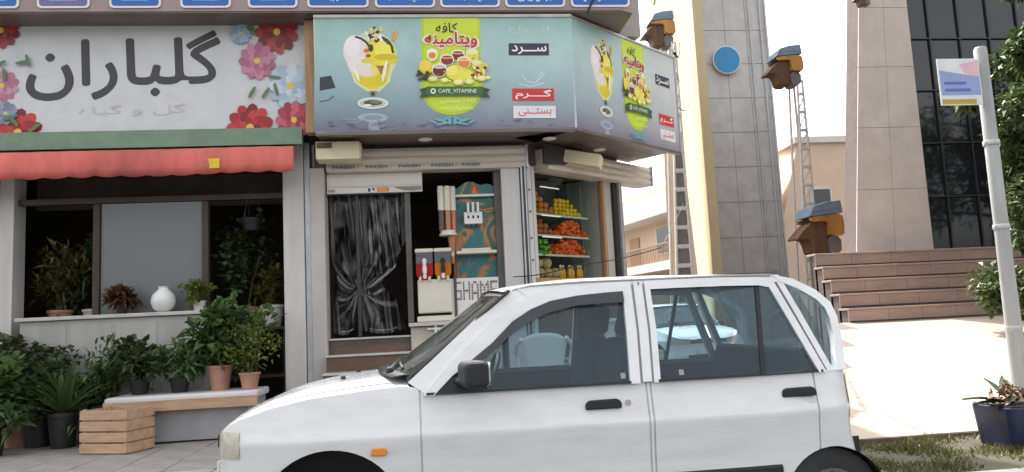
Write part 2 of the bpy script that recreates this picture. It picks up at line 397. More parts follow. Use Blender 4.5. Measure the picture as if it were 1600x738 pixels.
# soffit under the sign: boards with open joints
SF = Vector((1.65, 7.9, 0))
def sgn(s_, z, d=0.):
    p = SF + D * s_ + NO * d; return (p.x, p.y, z)
def soff(poly, nm='soffit_board'): MB().prism(poly, lambda u, v, d: (u, v, d), 3.255, 3.275).build(nm, 'soffit', B)
for k in range(3):
    a, b = 7.96 + k * .225, 7.96 + k * .225 + .218
    def cx(y):  # where this board meets the mitre to the corner boards
        t = (y - 7.96) / .66; return 1.66 + t * (-.40)
    soff([(-1.08, a), (cx(a), a), (cx(b), b), (-1.08, b)])
for k in range(3):
    a, b = -.06 - k * .225, -.06 - k * .225 - .218
    q = [sgn(0.02 - (-a) * .35, 0, a)[:2], sgn(2.0, 0, a)[:2], sgn(2.0, 0, b)[:2], sgn(0.02 - (-b) * .35, 0, b)[:2]]
    soff(q)
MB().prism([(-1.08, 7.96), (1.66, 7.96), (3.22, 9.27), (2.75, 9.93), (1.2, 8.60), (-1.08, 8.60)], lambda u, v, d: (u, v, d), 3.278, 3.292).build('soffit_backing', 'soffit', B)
# shutter boxes
def slat_profile(z0, z1, n, dep=.018):
    P = []
    for i in range(n):
        a = z0 + (z1 - z0) * i / n; b = z0 + (z1 - z0) * (i + 1) / n
        for t in (0, .1, .3, .5, .7, .9): P.append((dep * math.sin(math.pi * min(1, t / .9)) ** .6 if t else 0, a + (b - a) * t))
    P.append((0, z1)); return P
def shutter_roll(fn, s0, s1, z0, z1, n, m, name, back=.2):
    prof = slat_profile(z0, z1, n); poly = [(-back, z0)] + [(d, z) for d, z in prof] + [(-back, z1)]
    return MB().prism(poly, fn, s0, s1).build(name, m, B, smooth=30)
sb1 = shutter_roll(lambda d, z, u: (u, 8.46 - d, z), -1.05, 1.165, 2.955, 3.20, 3, 'shutter', 'shutter_roll')
MB().prism([(-.16, 2.95), (.03, 2.95), (.035, 3.21), (-.16, 3.21)], lambda d, z, u: (u, 8.46 - d, z), 1.166, 1.185).build('end_plate', 'galvanised', sb1)
sb2 = shutter_roll(lambda d, z, u: ch(u, z, d + .16), .16, 2.27, 2.955, 3.20, 3, 'shutter', 'shutter_roll', .26)
MB().prism([(-.2, 2.95), (.03, 2.95), (.035, 3.21), (-.2, 3.21)], lambda d, z, u: ch(u, z, d + .16), 2.271, 2.29).build('end_plate', 'galvanised', sb2)
MB().prism([(.05, 2.985), (.05, 3.225), (.98, 3.225), (.80, 3.14), (.42, 3.02)], lambda u, v, d: ch(u, v, d), .19, .215).build('shutter_cover', 'dark_frame', B)
pr = Print(lambda u, v, d: (u, 8.438 - d, v))
for k, x in enumerate((-.98, -.62, -.26, .10, .44)):
    pr.text('PARSEH -' if k < 4 else 'PARSEH', x, 3.012 , x + (.28 if k < 4 else .2), 2.978, '#1d4f6a', bold=.012)
pr.build('lettering', 'print_matt', sb1)
sb3 = shutter_roll(lambda d, z, u: (u, 8.57 - d, z), -1.06, -.01, 2.795, 2.95, 1, 'shutter_pale', 'shutter_curtain', .02)
bar = BX(-1.06, -.01, 8.545, 8.575, 2.725, 2.79).build('bottom_bar', 'shutter_pale', sb3, bevel=.004)
for shapes in ([('r', -.62, 2.735, -.53, 2.78, '#e8e4de'), ('p', [(-.61, 2.738), (-.585, 2.738), (-.585, 2.776), (-.61, 2.776)], '#2a2422'), ('p', [(-.575, 2.776), (-.54, 2.776), (-.54, 2.738)], '#2a2422')],
               [('r', -.51, 2.735, -.38, 2.78, '#d98a35'), ('r', -.49, 2.752, -.40, 2.762, '#f0c07a')], [('r', -1.05, 2.738, -.97, 2.772, '#a9947f')], [('p', [(-.34, 2.785), (-.02, 2.785), (-.02, 2.745), (-.12, 2.735), (-.22, 2.742)], '#8d8783')]):
    pr = Print(lambda u, v, d: (u, 8.545 - d, v))
    for q in shapes: pr.rect(*q[1:]) if q[0] == 'r' else pr.poly(*q[1:])
    pr.build('sticker', 'print_matt', sb3)
# downlights in the soffit
for (x, y) in DOWN:
    o = MB().lathe([(.075, 3.254), (.078, 3.246), (.06, 3.238), (.045, 3.236)], (x, y, 0), 20).build('downlight', 'lamp_white', B, smooth=True)
# cream metal boxes hung in front of the shutters
eb = thing('metal_box', (-.86, 8.25, 3.04), 'cream metal box hung under the soffit left of the shutter lettering', 'box', 'cream boxes under the sign')
BX(-1.12, -.66, 8.16, 8.40, 3.03, 3.225).build('casing', 'cream_box', eb, bevel=.012); BX(-.658, -.648, 8.18, 8.38, 3.045, 3.21).build('end_plate', 'cream_plastic', eb)
BX(-1.11, -.95, 8.155, 8.16, 3.15, 3.21).build('label_plate', 'brown_tile', eb)
BX(-.9, -.8, 8.25, 8.3, 3.226, 3.254).build('bracket', 'grey_frame', eb)
eb = thing('metal_box', ch(1.0, 3.04, .40), 'cream metal box hung askew in front of the corner shutter', 'box', 'cream boxes under the sign')
a = Vector((.93, -.36, -.25)).normalized(); b = Vector((.36, .93, 0)).normalized(); c = a.cross(b)
cen = Vector(BOXR)
MB().obox(cen, a, b, c, .215, .12, .075).build('casing', 'cream_box', eb, bevel=.012)
MB().obox(cen - a * .221, a, b, c, .006, .10, .06).build('end_plate', 'wood_tan', eb); MB().obox(cen - a * .23, a, b, c, .005, .03, .02).build('socket', 'dark_frame', eb)
MB().tube([cen + Vector((0, 0, .07)), (cen.x, cen.y, 3.254)], .012).build('bracket', 'grey_frame', eb)

# ------------------------------------------------------------------ cafe sign
def fx(px, py): return -1.03 + (px - 497) * .00681 - (py - 25) * .00018
def fz(px, py): return 4.51 - (px - 497) * .00005 - (py - 25) * (.00689 + (px - 497) * 5e-7)
def lerp3(a, b, t): return tuple(x + (y - x) * t for x, y in zip(a, b))
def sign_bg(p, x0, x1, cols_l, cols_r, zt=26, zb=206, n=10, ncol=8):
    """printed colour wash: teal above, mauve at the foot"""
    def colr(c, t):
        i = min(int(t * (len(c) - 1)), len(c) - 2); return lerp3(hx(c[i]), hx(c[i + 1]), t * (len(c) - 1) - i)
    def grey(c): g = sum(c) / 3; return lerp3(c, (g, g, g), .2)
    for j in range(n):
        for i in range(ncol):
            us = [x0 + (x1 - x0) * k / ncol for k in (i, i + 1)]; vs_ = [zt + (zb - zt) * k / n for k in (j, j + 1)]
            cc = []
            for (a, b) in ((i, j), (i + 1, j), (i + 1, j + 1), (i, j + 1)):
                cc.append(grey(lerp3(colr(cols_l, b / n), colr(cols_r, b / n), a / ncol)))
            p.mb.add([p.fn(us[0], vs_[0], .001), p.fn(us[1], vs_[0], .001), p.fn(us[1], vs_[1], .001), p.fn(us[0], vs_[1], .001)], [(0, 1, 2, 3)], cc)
def sundae(p):
    p.d = .0015
    rnd = random.Random(3)
    p.ell(580, 184, 23, 7, '#a2b1b8').ell(580, 184, 15, 4, '#8698a6').poly([(574, 190), (586, 190), (590, 203), (572, 203)], '#9aa3b0')
    p.ell(578, 90, 39, 40, '#c8d8b8', 24).poly([(541, 95), (613, 92), (606, 128), (590, 144), (572, 144), (552, 130)], '#d9dfa8')
    p.poly([(548, 104), (608, 100), (602, 124), (588, 140), (574, 141), (556, 128)], '#e2d43c')
    p.ell(580, 124, 22, 14, '#ddc626').ell(572, 112, 18, 10, '#e8de6a')
    p.ell(553, 80, 18, 25, '#e9dcdb', 20).ell(560, 103, 17, 14, '#ece2df').ell(549, 74, 12, 16, '#f0e7e6').ell(566, 110, 14, 9, '#e6d9d4', rot=25)
    p.poly([(583, 100), (605, 99), (601, 114), (592, 117)], '#a5713f').poly([(588, 103), (602, 102), (598, 112)], '#8a5a35')
    p.ell(592, 82, 23, 22, '#e6d832', 20).ell(597, 78, 15, 16, '#efe65a').ell(608, 94, 10, 6, '#dccb2a').ell(572, 96, 10, 4, '#e0cf3a').ell(600, 90, 18, 5, '#cdb81f')
    p.line([(553, 58), (562, 61), (570, 67), (576, 75)], 3.2, '#2b2220').line([(594, 59), (603, 64), (609, 73), (611, 84)], 3.6, '#2b2220').line([(588, 60), (596, 62), (604, 70)], 2.4, '#4a3a34')
    for k in range(26):
        x, y = 570 + rnd.random() * 24, 45 + rnd.random() * 20
        p.ell(x, y, 2 + rnd.random() * 3, 1.5 + rnd.random() * 2, rnd.choice(['#2b2220', '#e9dfc0', '#d8c770', '#6a4a34', '#f2ecdc', '#3a2c28']), 8, rot=rnd.random() * 180)
    p.ell(570, 80, 4, 3, '#d0763a', 8).ell(573, 88, 4, 2.5, '#a54a2a', 8).ell(577, 76, 4, 6, '#3a2a26', 8)
    p.poly([(611, 48), (619, 51), (613, 66), (607, 64)], '#d8a94a').line([(613, 51), (610, 63)], 1, '#a87a2e')
    p.ell(598, 112, 3, 18, '#f2f0c8', 10, rot=12).ell(556, 118, 2.2, 12, '#f4f1d6', 10, rot=-20)
    p.poly([(575, 143), (586, 143), (584, 156), (577, 156)], '#7d8a86').ell(580, 148, 3, 3, '#2f2d2a', 8).ell(580, 162, 23.5, 9, '#dfe2da', 22).ell(580, 162, 20, 6.6, '#b9bfb2', 22).ell(580, 161.5, 14, 4.2, '#4c4a3e', 18).ell(584, 160.5, 8, 2.2, '#7a7860', 14).ell(572, 165, 6, 1.5, '#f2f3ee', 10)
def banner(p):
    p.d = .0015
    rnd = random.Random(5)
    p.poly([(655, 27), (746, 27), (748, 140), (653, 140)], '#b9cf2a').poly([(659, 27), (742, 27), (743, 140), (658, 140)], '#c9dc35')
    p.ell(701, 142, 47, 38, '#b5cf2c', 30).ell(701, 141, 43, 34, '#c6dc3a', 30)
    p.text('کافه', 677, 36, 711, 51, '#2d2b26', True, .01)
    p.text('ویتامینه', 658, 49, 743, 77, '#f2ece6', True, .07).text('ویتامینه', 660, 51, 741, 75, '#c8232c', True, .02)
    def jar(x, y, w_, h, c1, c2):
        p.ell(x, y + h * .1, w_, h, '#ece7d2', 16).ell(x, y + h * .2, w_ * .86, h * .8, c1, 16).ell(x, y - h * .45, w_ * .9, h * .34, '#f3eee4', 16).ell(x, y - h * .42, w_ * .72, h * .22, c2, 14)
    jar(671, 86, 9, 10, '#e8e2a2', '#f4efdc'); p.ell(671, 88, 5.5, 5, '#e0852a', 12)
    jar(733, 87, 10, 11, '#e6dc32', '#efe87a'); jar(711, 87, 11, 9, '#7c2a1c', '#a23a24'); jar(694, 94, 11, 9, '#8a2c1c', '#b0452c'); jar(720, 98, 11, 10, '#dd8a34', '#e9b46a')
    p.ell(662, 106, 12, 11, '#e2c32e', 16).ell(660, 103, 9, 8, '#ecd64a', 14)
    for k in range(16): p.ell(648 + rnd.random() * 20, 114 + rnd.random() * 12, 3, 2.4, rnd.choice(['#1f1d1c', '#3a2f2c', '#e6e0d2', '#2b2523']), 8)
    jar(682, 110, 12, 11, '#6a2418', '#c8bfae'); p.ell(706, 115, 14, 12, '#e3d93a', 18).ell(702, 112, 9, 8, '#efe768', 14).ell(722, 119, 12, 10, '#e8e05a', 16).ell(745, 105, 13, 7, '#dccf6a', 14).ell(740, 99, 8, 4, '#ece4a8', 12)
    for k in range(20): p.ell(733 + rnd.random() * 22, 107 + rnd.random() * 16, 3.4, 2.4, rnd.choice(['#b5331f', '#d66a2a', '#e6d14a', '#8a2418', '#efe3a0']), 8, rot=rnd.random() * 90)
    for (x, y, r_) in ((672, 125, 8), (690, 127, 7), (711, 130, 9), (728, 129, 8), (747, 124, 8), (757, 123, 5)): p.ell(x, y, r_, r_ * .55, '#d8d36a', 14).ell(x, y - 1, r_ * .7, r_ * .36, '#eeeab0', 12)
    for k in range(14): p.ell(655 + rnd.random() * 95, 80 + rnd.random() * 48, 1.6, 1.2, rnd.choice(['#f6f2dc', '#d8c83a', '#c2521f']), 6)
    p.poly([(651, 141), (667, 137), (667, 152), (651, 154), (655, 147)], '#2e4a24').poly([(760, 141), (744, 137), (744, 152), (760, 154), (755, 147)], '#2e4a24')
    p.poly([(662, 137), (749, 137), (749, 151), (662, 151)], '#3f6430')
    p.ell(672, 144, 4.2, 4.2, '#e8ece2', 14).ell(672, 144, 2.2, 2.2, '#3f6430', 10).text('CAFE_VITAMINE', 680, 140.8, 739, 147.4, '#dfe6d4', bold=.012)
    p.text('کافه بستنی', 682, 155, 738, 163, '#e6f0a8', True).text('نوشیدنی گرم و سرد', 684, 166, 734, 174, '#e6f0a8', True)
    for sx in (-1, 1):
        for (dx, dy, rx, ry, rot) in ((8, 186, 8, 2, 20), (18, 189, 10, 2.2, -15), (14, 194, 12, 1.6, 10), (30, 191, 8, 1.4, -25), (4, 191, 3, 5, 0)): p.ell(701 + sx * dx, dy, rx, ry, '#6fa9b4', 10, rot=sx * rot)
def sidebox(p, full=True):
    p.d = .0015
    if full:
        p.text('انــواع', 791, 40, 856, 52, '#b9d2cc', True).text('نوشیدنی', 797, 57, 852, 67, '#b9d2cc', True)
        p.line([(812, 118), (818, 128), (832, 130), (840, 122), (842, 112)], 1.4, '#cfe0dc').line([(806, 131), (824, 136), (846, 130)], 1.4, '#cfe0dc').line([(841, 113), (847, 116), (842, 122)], 1.2, '#cfe0dc').line([(824, 96), (821, 103), (826, 108)], 1, '#c3d8d4')
    p.rect(791, 68, 855, 87, '#2e2f45').text('ســـرد', 796, 71, 851, 85, '#efeaea', True, .02)
    p.rect(795, 139, 861, 158, '#c9302c').text('گـــرم', 800, 141, 857, 156, '#f3ecea', True, .02)
    p.rect(796, 166, 863, 185, '#e3dfe2').text('بستــنی', 804, 170, 856, 182, '#c8515c', True, .01)
CS = thing('shop_sign', (.3, 7.95, 3.25), 'teal cafe sign with sundae and lime green banner wrapping the corner', 'sign')
BX(-1.08, 1.66, 7.905, 7.95, 3.255, 4.48).build('front_panel', 'galvanised', CS)
MB().prism([(0.02, 3.255), (2.08, 3.255), (2.08, 4.48), (.02, 4.48)], lambda u, v, d: sgn(u, v, d), -.045, -.005).build('corner_panel', 'galvanised', CS)
pF = Print(lambda u, v, d: (fx(u, v), 7.903 - d, fz(u, v)))
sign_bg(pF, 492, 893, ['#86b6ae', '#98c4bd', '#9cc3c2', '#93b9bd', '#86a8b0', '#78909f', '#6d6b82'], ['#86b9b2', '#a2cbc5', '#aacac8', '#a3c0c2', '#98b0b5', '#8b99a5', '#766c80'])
pF.poly([(500, 122), (517, 119), (524, 138), (500, 143)], '#2b333b').line([(500, 160), (514, 157), (521, 151)], 1.6, '#33444d')
sundae(pF); banner(pF); sidebox(pF)
pF.text('کافه ویتامینه', 533, 184, 568, 188, '#b9c4cc', True).text('نوشیدنی', 533, 189, 560, 192, '#b9c4cc', True)
rs = random.Random(9)
for k in range(40): pF.ell(505 + rs.random() * 380, 188 + rs.random() * 14, 1 + rs.random() * 7, .5 + rs.random() * .9, rs.choice(['#7f8aa0', '#76708a', '#8b90a6', '#6a6480']), 8, rot=rs.uniform(-15, 15))
pF.build('front_print', 'print', CS)
pC = Print(lambda u, v, d: sgn(.53 + (u - 575) * .00505, 4.48 - (v - 26) * .00705, d - .003))
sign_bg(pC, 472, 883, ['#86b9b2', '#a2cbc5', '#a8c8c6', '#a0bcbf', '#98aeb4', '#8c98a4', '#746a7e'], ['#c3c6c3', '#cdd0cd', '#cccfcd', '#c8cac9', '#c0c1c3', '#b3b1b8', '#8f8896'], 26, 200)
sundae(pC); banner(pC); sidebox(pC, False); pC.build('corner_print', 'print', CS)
BX(-1.08, 1.665, 7.885, 7.96, 4.481, 4.515).build('top_trim', 'nosing', CS, bevel=.004)
MB().prism([(.0, 4.481), (2.09, 4.481), (2.09, 4.505), (0, 4.505)], lambda u, v, d: sgn(u, v, d), -.05, .012).build('top_trim', 'galvanised', CS)
MB().prism([(2.081, 3.25), (2.105, 3.25), (2.105, 4.505), (2.081, 4.505)], lambda u, v, d: sgn(u, v, d), -.12, .012).build('end_trim', 'galvanised', CS)
BX(-1.08, 1.645, 7.893, 7.955, 3.222, 3.254).build('bottom_trim', 'soffit', CS)
MB().prism([(.0, 3.222), (2.1, 3.222), (2.1, 3.254), (0, 3.254)], lambda u, v, d: sgn(u, v, d), -.05, .004).build('bottom_trim', 'soffit', CS)
MB().prism([(1.62, 7.94), (1.69, 7.975), (1.66, 8.03), (1.60, 7.99)], lambda u, v, d: (u, v, d), 4.40, 4.50).build('corner_cap', 'galvanised', CS)

# ------------------------------------------------------------------ mauve fascia and the blue doctors' plates
fa = MB().prism([(-9.0, 7.86), (2.20, 7.86), (2.37, 7.95), (2.37, 8.56), (-9.0, 8.56)], lambda u, v, d: (u, v, d), 4.545, 5.45).build('fascia', 'mauve_panel', B)
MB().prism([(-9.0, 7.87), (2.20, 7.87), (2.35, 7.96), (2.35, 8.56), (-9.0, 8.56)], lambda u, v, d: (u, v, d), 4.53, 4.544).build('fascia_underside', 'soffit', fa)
mat('plate_blue', '#1f5fae', .3, .05); mat('plate_white', (.75, .75, .76), .3, .03); mat('plate_mauve', '#6d6590', .3, .05)
def rrect(x0, x1, z0, z1, r, n=5):
    P = []
    for cx_, cz, a in ((x1 - r, z1 - r, 0), (x0 + r, z1 - r, 90), (x0 + r, z0 + r, 180), (x1 - r, z0 + r, 270)):
        P += [(cx_ + r * math.cos(R(a + 90 * k / n)), cz + r * math.sin(R(a + 90 * k / n))) for k in range(n + 1)]
    return P
PL = [(-4.45, .50, 'plate_blue', ''), (-3.78, .50, 'plate_mauve', ''), (-3.09, .50, 'plate_blue', ''), (-2.40, .50, 'plate_blue', ''), (-1.73, .50, 'plate_blue', ''),
      (-1.13, .63, 'plate_blue', 'متخصص پوست'), (-.435, .63, 'plate_blue', 'جراح و متخصص'), (.25, .635, 'plate_blue', 'جراح - دندانپزشک'), (.945, .65, 'plate_blue', 'جراحی زیبایی'), (1.66, .65, 'plate_blue', 'متخصص اطفال')]
PN = ['blue plate with white rim at the far left end of the fascia row', 'mauve plate, the only one of the fascia row that is not blue', 'blue plate just right of the mauve plate above the flower shop sign',
      'blue plate above the right half of the flower shop lettering', 'blue plate above the red flowers at the right end of the flower shop sign', 'blue plate on the fascia above the sundae glass',
      'blue plate on the fascia above the gap between sundae and lime banner', 'blue plate on the fascia above the lime green banner', 'blue plate on the fascia above the boxed words of the cafe sign', 'blue plate at the right end of the fascia beside the hanging cable']
for (x, wd, m, t), lb in zip(PL, PN):
    y = 7.855
    o = thing('sign_plate', (x + wd / 2, y, 4.58), lb, 'sign', 'name plates along the fascia')
    MB().prism(rrect(x, x + wd, 4.575, 5.32, .045), lambda u, v, d: (u, d, v), y - .012, y).build('rim', 'plate_white', o)
    MB().prism(rrect(x + .022, x + wd - .022, 4.597, 5.298, .032), lambda u, v, d: (u, d, v), y - .015, y - .0125).build('face', m, o)
    p = Print(lambda u, v, d: (u, y - .0155 - d, v))
    if t:
        p.text(t, x + .14, 4.735, x + wd - .14, 4.632, '#dfe6ee', True, .015).text('دکتر', x + .2, 5.2, x + wd - .2, 5.05, '#dfe6ee', True, .01)
    else:
        p.rect(x + .12, 4.65, x + wd - .12, 4.656, '#9fbbe0')
    p.build('lettering', 'print_matt', o)

# ------------------------------------------------------------------ cables
mat('cable', (.015, .014, .014), .6, .1)
def cable(name, pts, r, label, sag=0., n=14):
    P = []
    for a, b in zip(pts, pts[1:]):
        a, b = Vector(a), Vector(b)
        for k in range(n + 1): t = k / n; q = a.lerp(b, t); q.z -= sag * 4 * t * (1 - t); P.append(q)
    return tag(MB().tube(P, r, 6).build(name, 'cable', smooth=True), label, 'cable')
cable('power_cable', [(1.83, 7.84, 4.50), (1.95, 7.80, 4.75), (2.05, 7.5, 5.2), (2.2, 6.5, 6.0)], .012, 'black cable hanging over the right end of the mauve fascia')
cable('power_cable', [(3.27, 9.25, 4.55), (7.95, 21.95, 9.6)], .022, 'thick black cable leaving the top corner of the cafe sign', .25)
cable('power_cable', [(3.28, 9.27, 4.30), (7.9, 21.95, 8.3)], .006, 'thin grey wire, upper one running from the sign edge to the cream tower', .1)
cable('power_cable', [(3.26, 9.25, 3.85), (8.1, 21.95, 7.6)], .008, 'thin wire rising steeply from the middle of the sign edge', .15)
cable('power_cable', [(.95, 8.44, 1.72), (1.6, 8.2, 1.80), (2.9, 9.2, 2.05), (7.0, 20.0, 4.2)], .006, 'thin black wire crossing low in front of the display window', .03)

# ------------------------------------------------------------------ cafe doorway and counter
def plastic():
    m = bpy.data.materials.new('clear_plastic'); m.use_nodes = True
    n, l = m.node_tree.nodes, m.node_tree.links; n.remove(n['Principled BSDF']); out = n['Material Output']
    t = n.new('ShaderNodeBsdfTransparent'); t.inputs['Color'].default_value = (.80, .80, .80, 1)
    g = n.new('ShaderNodeBsdfGlossy'); g.inputs['Roughness'].default_value = .10
    d = n.new('ShaderNodeBsdfDiffuse'); d.inputs['Color'].default_value = (.75, .76, .79, 1)
    lw = n.new('ShaderNodeLayerWeight'); lw.inputs['Blend'].default_value = .60
    tc = n.new('ShaderNodeTexCoord'); nz = n.new('ShaderNodeTexNoise'); nz.inputs['Scale'].default_value = 9; nz.inputs['Detail'].default_value = 5
    mp = n.new('ShaderNodeMapping'); mp.inputs['Scale'].default_value = (1, 1, .3); l.new(tc.outputs['Object'], mp.inputs['Vector']); l.new(mp.outputs['Vector'], nz.inputs['Vector'])
    bp = n.new('ShaderNodeBump'); bp.inputs['Strength'].default_value = .15; bp.inputs['Distance'].default_value = .02; l.new(nz.outputs['Fac'], bp.inputs['Height'])
    l.new(bp.outputs['Normal'], g.inputs['Normal']); l.new(bp.outputs['Normal'], lw.inputs['Normal'])
    m1 = n.new('ShaderNodeMixShader'); m1.inputs['Fac'].default_value = .4; l.new(g.outputs[0], m1.inputs[1]); l.new(d.outputs[0], m1.inputs[2])
    m2 = n.new('ShaderNodeMixShader'); l.new(lw.outputs['Facing'], m2.inputs['Fac']); l.new(t.outputs[0], m2.inputs[1]); l.new(m1.outputs[0], m2.inputs[2])
    l.new(m2.outputs[0], out.inputs['Surface']); MATS['clear_plastic'] = m
plastic()
def curtain(name, left, right, xt, flip, label):
    """crumpled clear sheet hung from the door head, drawn in at the knot (xt, 1.70)"""
    NI, NJ = 130, 110; P = []; sd = 3.7 * flip
    for i in range(NI + 1):
        u = i / NI; row = []
        for j in range(NJ + 1):
            v = j / NJ; z = 2.73 - v * 1.52
            l_, r_ = left(v), right(v); x = l_ + (r_ - l_) * u
            dx, dz = x - xt, z - 1.70; r_d = math.hypot(dx, dz); th = math.atan2(dz, dx * flip)
            fan = noise.noise(Vector((th * 2.6, r_d * .8, sd))) + .35 * noise.noise(Vector((th * 6.5, r_d * 2.0, sd + 5)))
            hang = noise.noise(Vector((x * 10, z * .7, sd + 9))) + .4 * noise.noise(Vector((x * 22 + z * 2, z * 1.3, sd + 2)))
            k = max(0, min(1, 1.05 - r_d * 1.5)) * max(0, min(1, r_d * 5))
            y = 8.73 + .065 * (fan * k + hang * (1 - k)) + .010 * noise.noise(Vector((x * 9, z * 6, sd)))
            sag = .07 * math.sin(math.pi * u) * max(0, min(1, (v - .35) * 3))
            row.append((x, y, z - sag * (1 if v < .97 else .6)))
        P.append(row)
    return tag(MB().grid(P).build(name, 'clear_plastic', smooth=2), label, 'curtain', 'plastic door curtains')
def ramp(v, pts):
    for (a, x), (b, y) in zip(pts, pts[1:]):
        if v <= b: t = (v - a) / (b - a); t = t * t * (3 - 2 * t); return x + (y - x) * t
    return pts[-1][1]
curtain('plastic_curtain', lambda v: ramp(v, [(0, -.73), (.5, -.735), (.66, -.745), (1, -.72)]), lambda v: ramp(v, [(0, -.20), (.3, -.21), (.52, -.33), (.66, -.50), (.8, -.34), (1, -.26)]), -.74, 1, 'clear plastic curtain sheet right of the door centre, pulled in at the middle')
curtain('plastic_curtain', lambda v: ramp(v, [(0, -1.06), (.4, -1.05), (.66, -.98), (.85, -1.04), (1, -1.05)]), lambda v: ramp(v, [(0, -.775), (.5, -.77), (.66, -.76), (1, -.79)]), -.76, -1, 'clear plastic curtain sheet left of the door centre, gathered beside the white jamb')

# slush dispenser
glass('red_juice', (.75, .02, .03), .04, .05, .55, (.62, .015, .02)); glass('orange_juice', (.9, .3, .03), .04, .05, .6, (.8, .24, .015)); glass('tank_plastic', (.75, .68, .62), .04, .05, .14)
SD = thing('slush_dispenser', (.09, 8.62, 1.266), 'cream juice dispenser with one red and one orange tank on the counter', 'dispenser')
BX(-.10, .275, 8.52, 8.82, 1.36, 1.735).build('base', 'cream_plastic', SD, bevel=.015)
BX(-.115, .29, 8.44, 8.80, 1.268, 1.33).build('drip_tray', 'cream_plastic', SD, bevel=.01); BX(-.09, .265, 8.45, 8.54, 1.331, 1.338).build('grille', 'grey_frame', SD)
for (x0, x1, lm, tm) in ((-.11, .075, 'red_juice', 'lamp_white'), (.095, .275, 'orange_juice', 'rubber')):
    c = (x0 + x1) / 2
    tk = MB().prism(rrect(x0, x1, 1.912, 2.03, .02), lambda u, v, d: (u, d, v), 8.50, 8.80).build('tank', 'tank_plastic', SD)
    MB().prism([(x0, 1.911), (x0, 1.80), (x0 + .02, 1.755), (x0 + .06, 1.737), (x1 - .06, 1.737), (x1 - .02, 1.755), (x1, 1.80), (x1, 1.911)], lambda u, v, d: (u, d, v), 8.50, 8.80).build('juice', lm, tk)
    BX(x0 - .008, x1 + .008, 8.485, 8.82, 2.031, 2.075).build('lid', 'cream_plastic', SD, bevel=.012)
    sp = MB().lathe([(.022, 1.80), (.026, 1.85), (.017, 1.89), (.028, 1.94), (.012, 1.965)], (c, 8.485, 0), 12).build('tap', tm, SD, smooth=True)
    MB().lathe([(.017, 1.74), (.02, 1.78), (.012, 1.80)], (c, 8.485, 0), 10).build('spout', 'lamp_white', sp)
    for s_ in (-.05, .05): MB().lathe([(.016, 1.715), (.016, 1.76), (.006, 1.768)], (c + s_, 8.505, 0), 8).build('knob', 'cream_plastic', SD, smooth=True)
# white tap pipe in front of the counter
tp = thing('water_tap', (.08, 8.46, .9), 'white T shaped pipe fixed to the stone below the juice dispenser', 'pipe')
MB().tube([(.08, 8.455, .98), (.08, 8.455, 1.245)], .017, 10).build('riser', 'white_plastic', tp, smooth=True); MB().tube([(-.01, 8.455, 1.19), (.17, 8.455, 1.19)], .014, 10).build('crossbar', 'white_plastic', tp, smooth=True)
# cup dispenser
CD = thing('cup_dispenser', (.25, 8.56, 1.266), 'cream and copper cup tubes on a post left of the ice cream machine', 'dispenser')
for i, (x, lm) in enumerate(((.19, 'brown_tube'), (.262, 'copper'), (.322, 'copper'))):
    y = 8.54 + (.04 if i == 2 else 0)
    t = MB().lathe([(.036, 2.50), (.036, 2.765), (.03, 2.775)], (x, y, 0), 18).build('cup_tube', 'cream_plastic', CD, smooth=True)
    MB().lathe([(.033, 2.27), (.033, 2.50)], (x, y, 0), 18).build('sleeve', lm, t, smooth=True)
MB().lathe([(.10, 2.215), (.10, 2.235), (.085, 2.24), (.085, 2.27)], (.26, 8.55, 0), 22).build('collar', 'cream_plastic', CD, smooth=True)
MB().lathe([(.018, 1.9), (.05, 2.215)], (.30, 8.56, 0), 14).build('funnel', 'copper', CD, smooth=True); MB().tube([(.315, 8.58, 1.267), (.315, 8.58, 1.95)], .016, 8).build('post', 'brown_tube', CD, smooth=True)
BX(.285, .315, 8.53, 8.56, 1.98, 2.12).build('clip', 'cream_plastic', CD, bevel=.004)
# soft ice cream machine with camouflage wrap
def camo():
    m = bpy.data.materials.new('camouflage_wrap'); m.use_nodes = True; n, l = m.node_tree.nodes, m.node_tree.links; b = n['Principled BSDF']; b.inputs['Roughness'].default_value = .35
    tc = n.new('ShaderNodeTexCoord'); mp = n.new('ShaderNodeMapping'); mp.inputs['Scale'].default_value = (1.4, 1.4, 1.8); mp.inputs['Rotation'].default_value = (0, .6, 0); mp.inputs['Location'].default_value = (1.3, 0, .4)
    nz = n.new('ShaderNodeTexNoise'); nz.inputs['Scale'].default_value = 1.5; nz.inputs['Detail'].default_value = 2.5; nz.inputs['Distortion'].default_value = 1.1
    cr = n.new('ShaderNodeValToRGB'); cr.color_ramp.interpolation = 'LINEAR'
    E = cr.color_ramp.elements; E[0].position = .36; E[0].color = hx('#1f4f48') + (1,); E[1].position = .41; E[1].color = hx('#2c6a60') + (1,)
    for p, c in ((.48, '#2f6f7a'), (.53, '#2b6f72'), (.56, '#a8743a'), (.615, '#b98650'), (.635, '#2c655a')): e = E.new(p); e.color = hx(c) + (1,)
    l.new(tc.outputs['Object'], mp.inputs['Vector']); l.new(mp.outputs['Vector'], nz.inputs['Vector']); l.new(nz.outputs['Fac'], cr.inputs['Fac']); l.new(cr.outputs['Color'], b.inputs['Base Color']); MATS['camo'] = m
camo()
IM = thing('ice_cream_machine', (.58, 9.0, 1.12), 'teal and orange camouflage soft ice cream machine behind the counter', 'machine')
BX(.325, .83, 8.68, 9.25, 1.125, 2.66).build('cabinet', 'camo', IM, bevel=.02)
pts = []
for k in range(25):
    t = math.pi * k / 24; r_ = .105 + .045 * abs(math.sin(t * 2.5)); pts.append((.578 + .245 * math.cos(t) * (1 + .05 * math.sin(5 * t)), 2.69 + r_ * 1.05 * math.sin(t) ** .7))
MB().prism(pts, lambda u, v, d: (u, d, v), 8.66, 8.70).build('crown', 'camo', IM, bevel=.006)
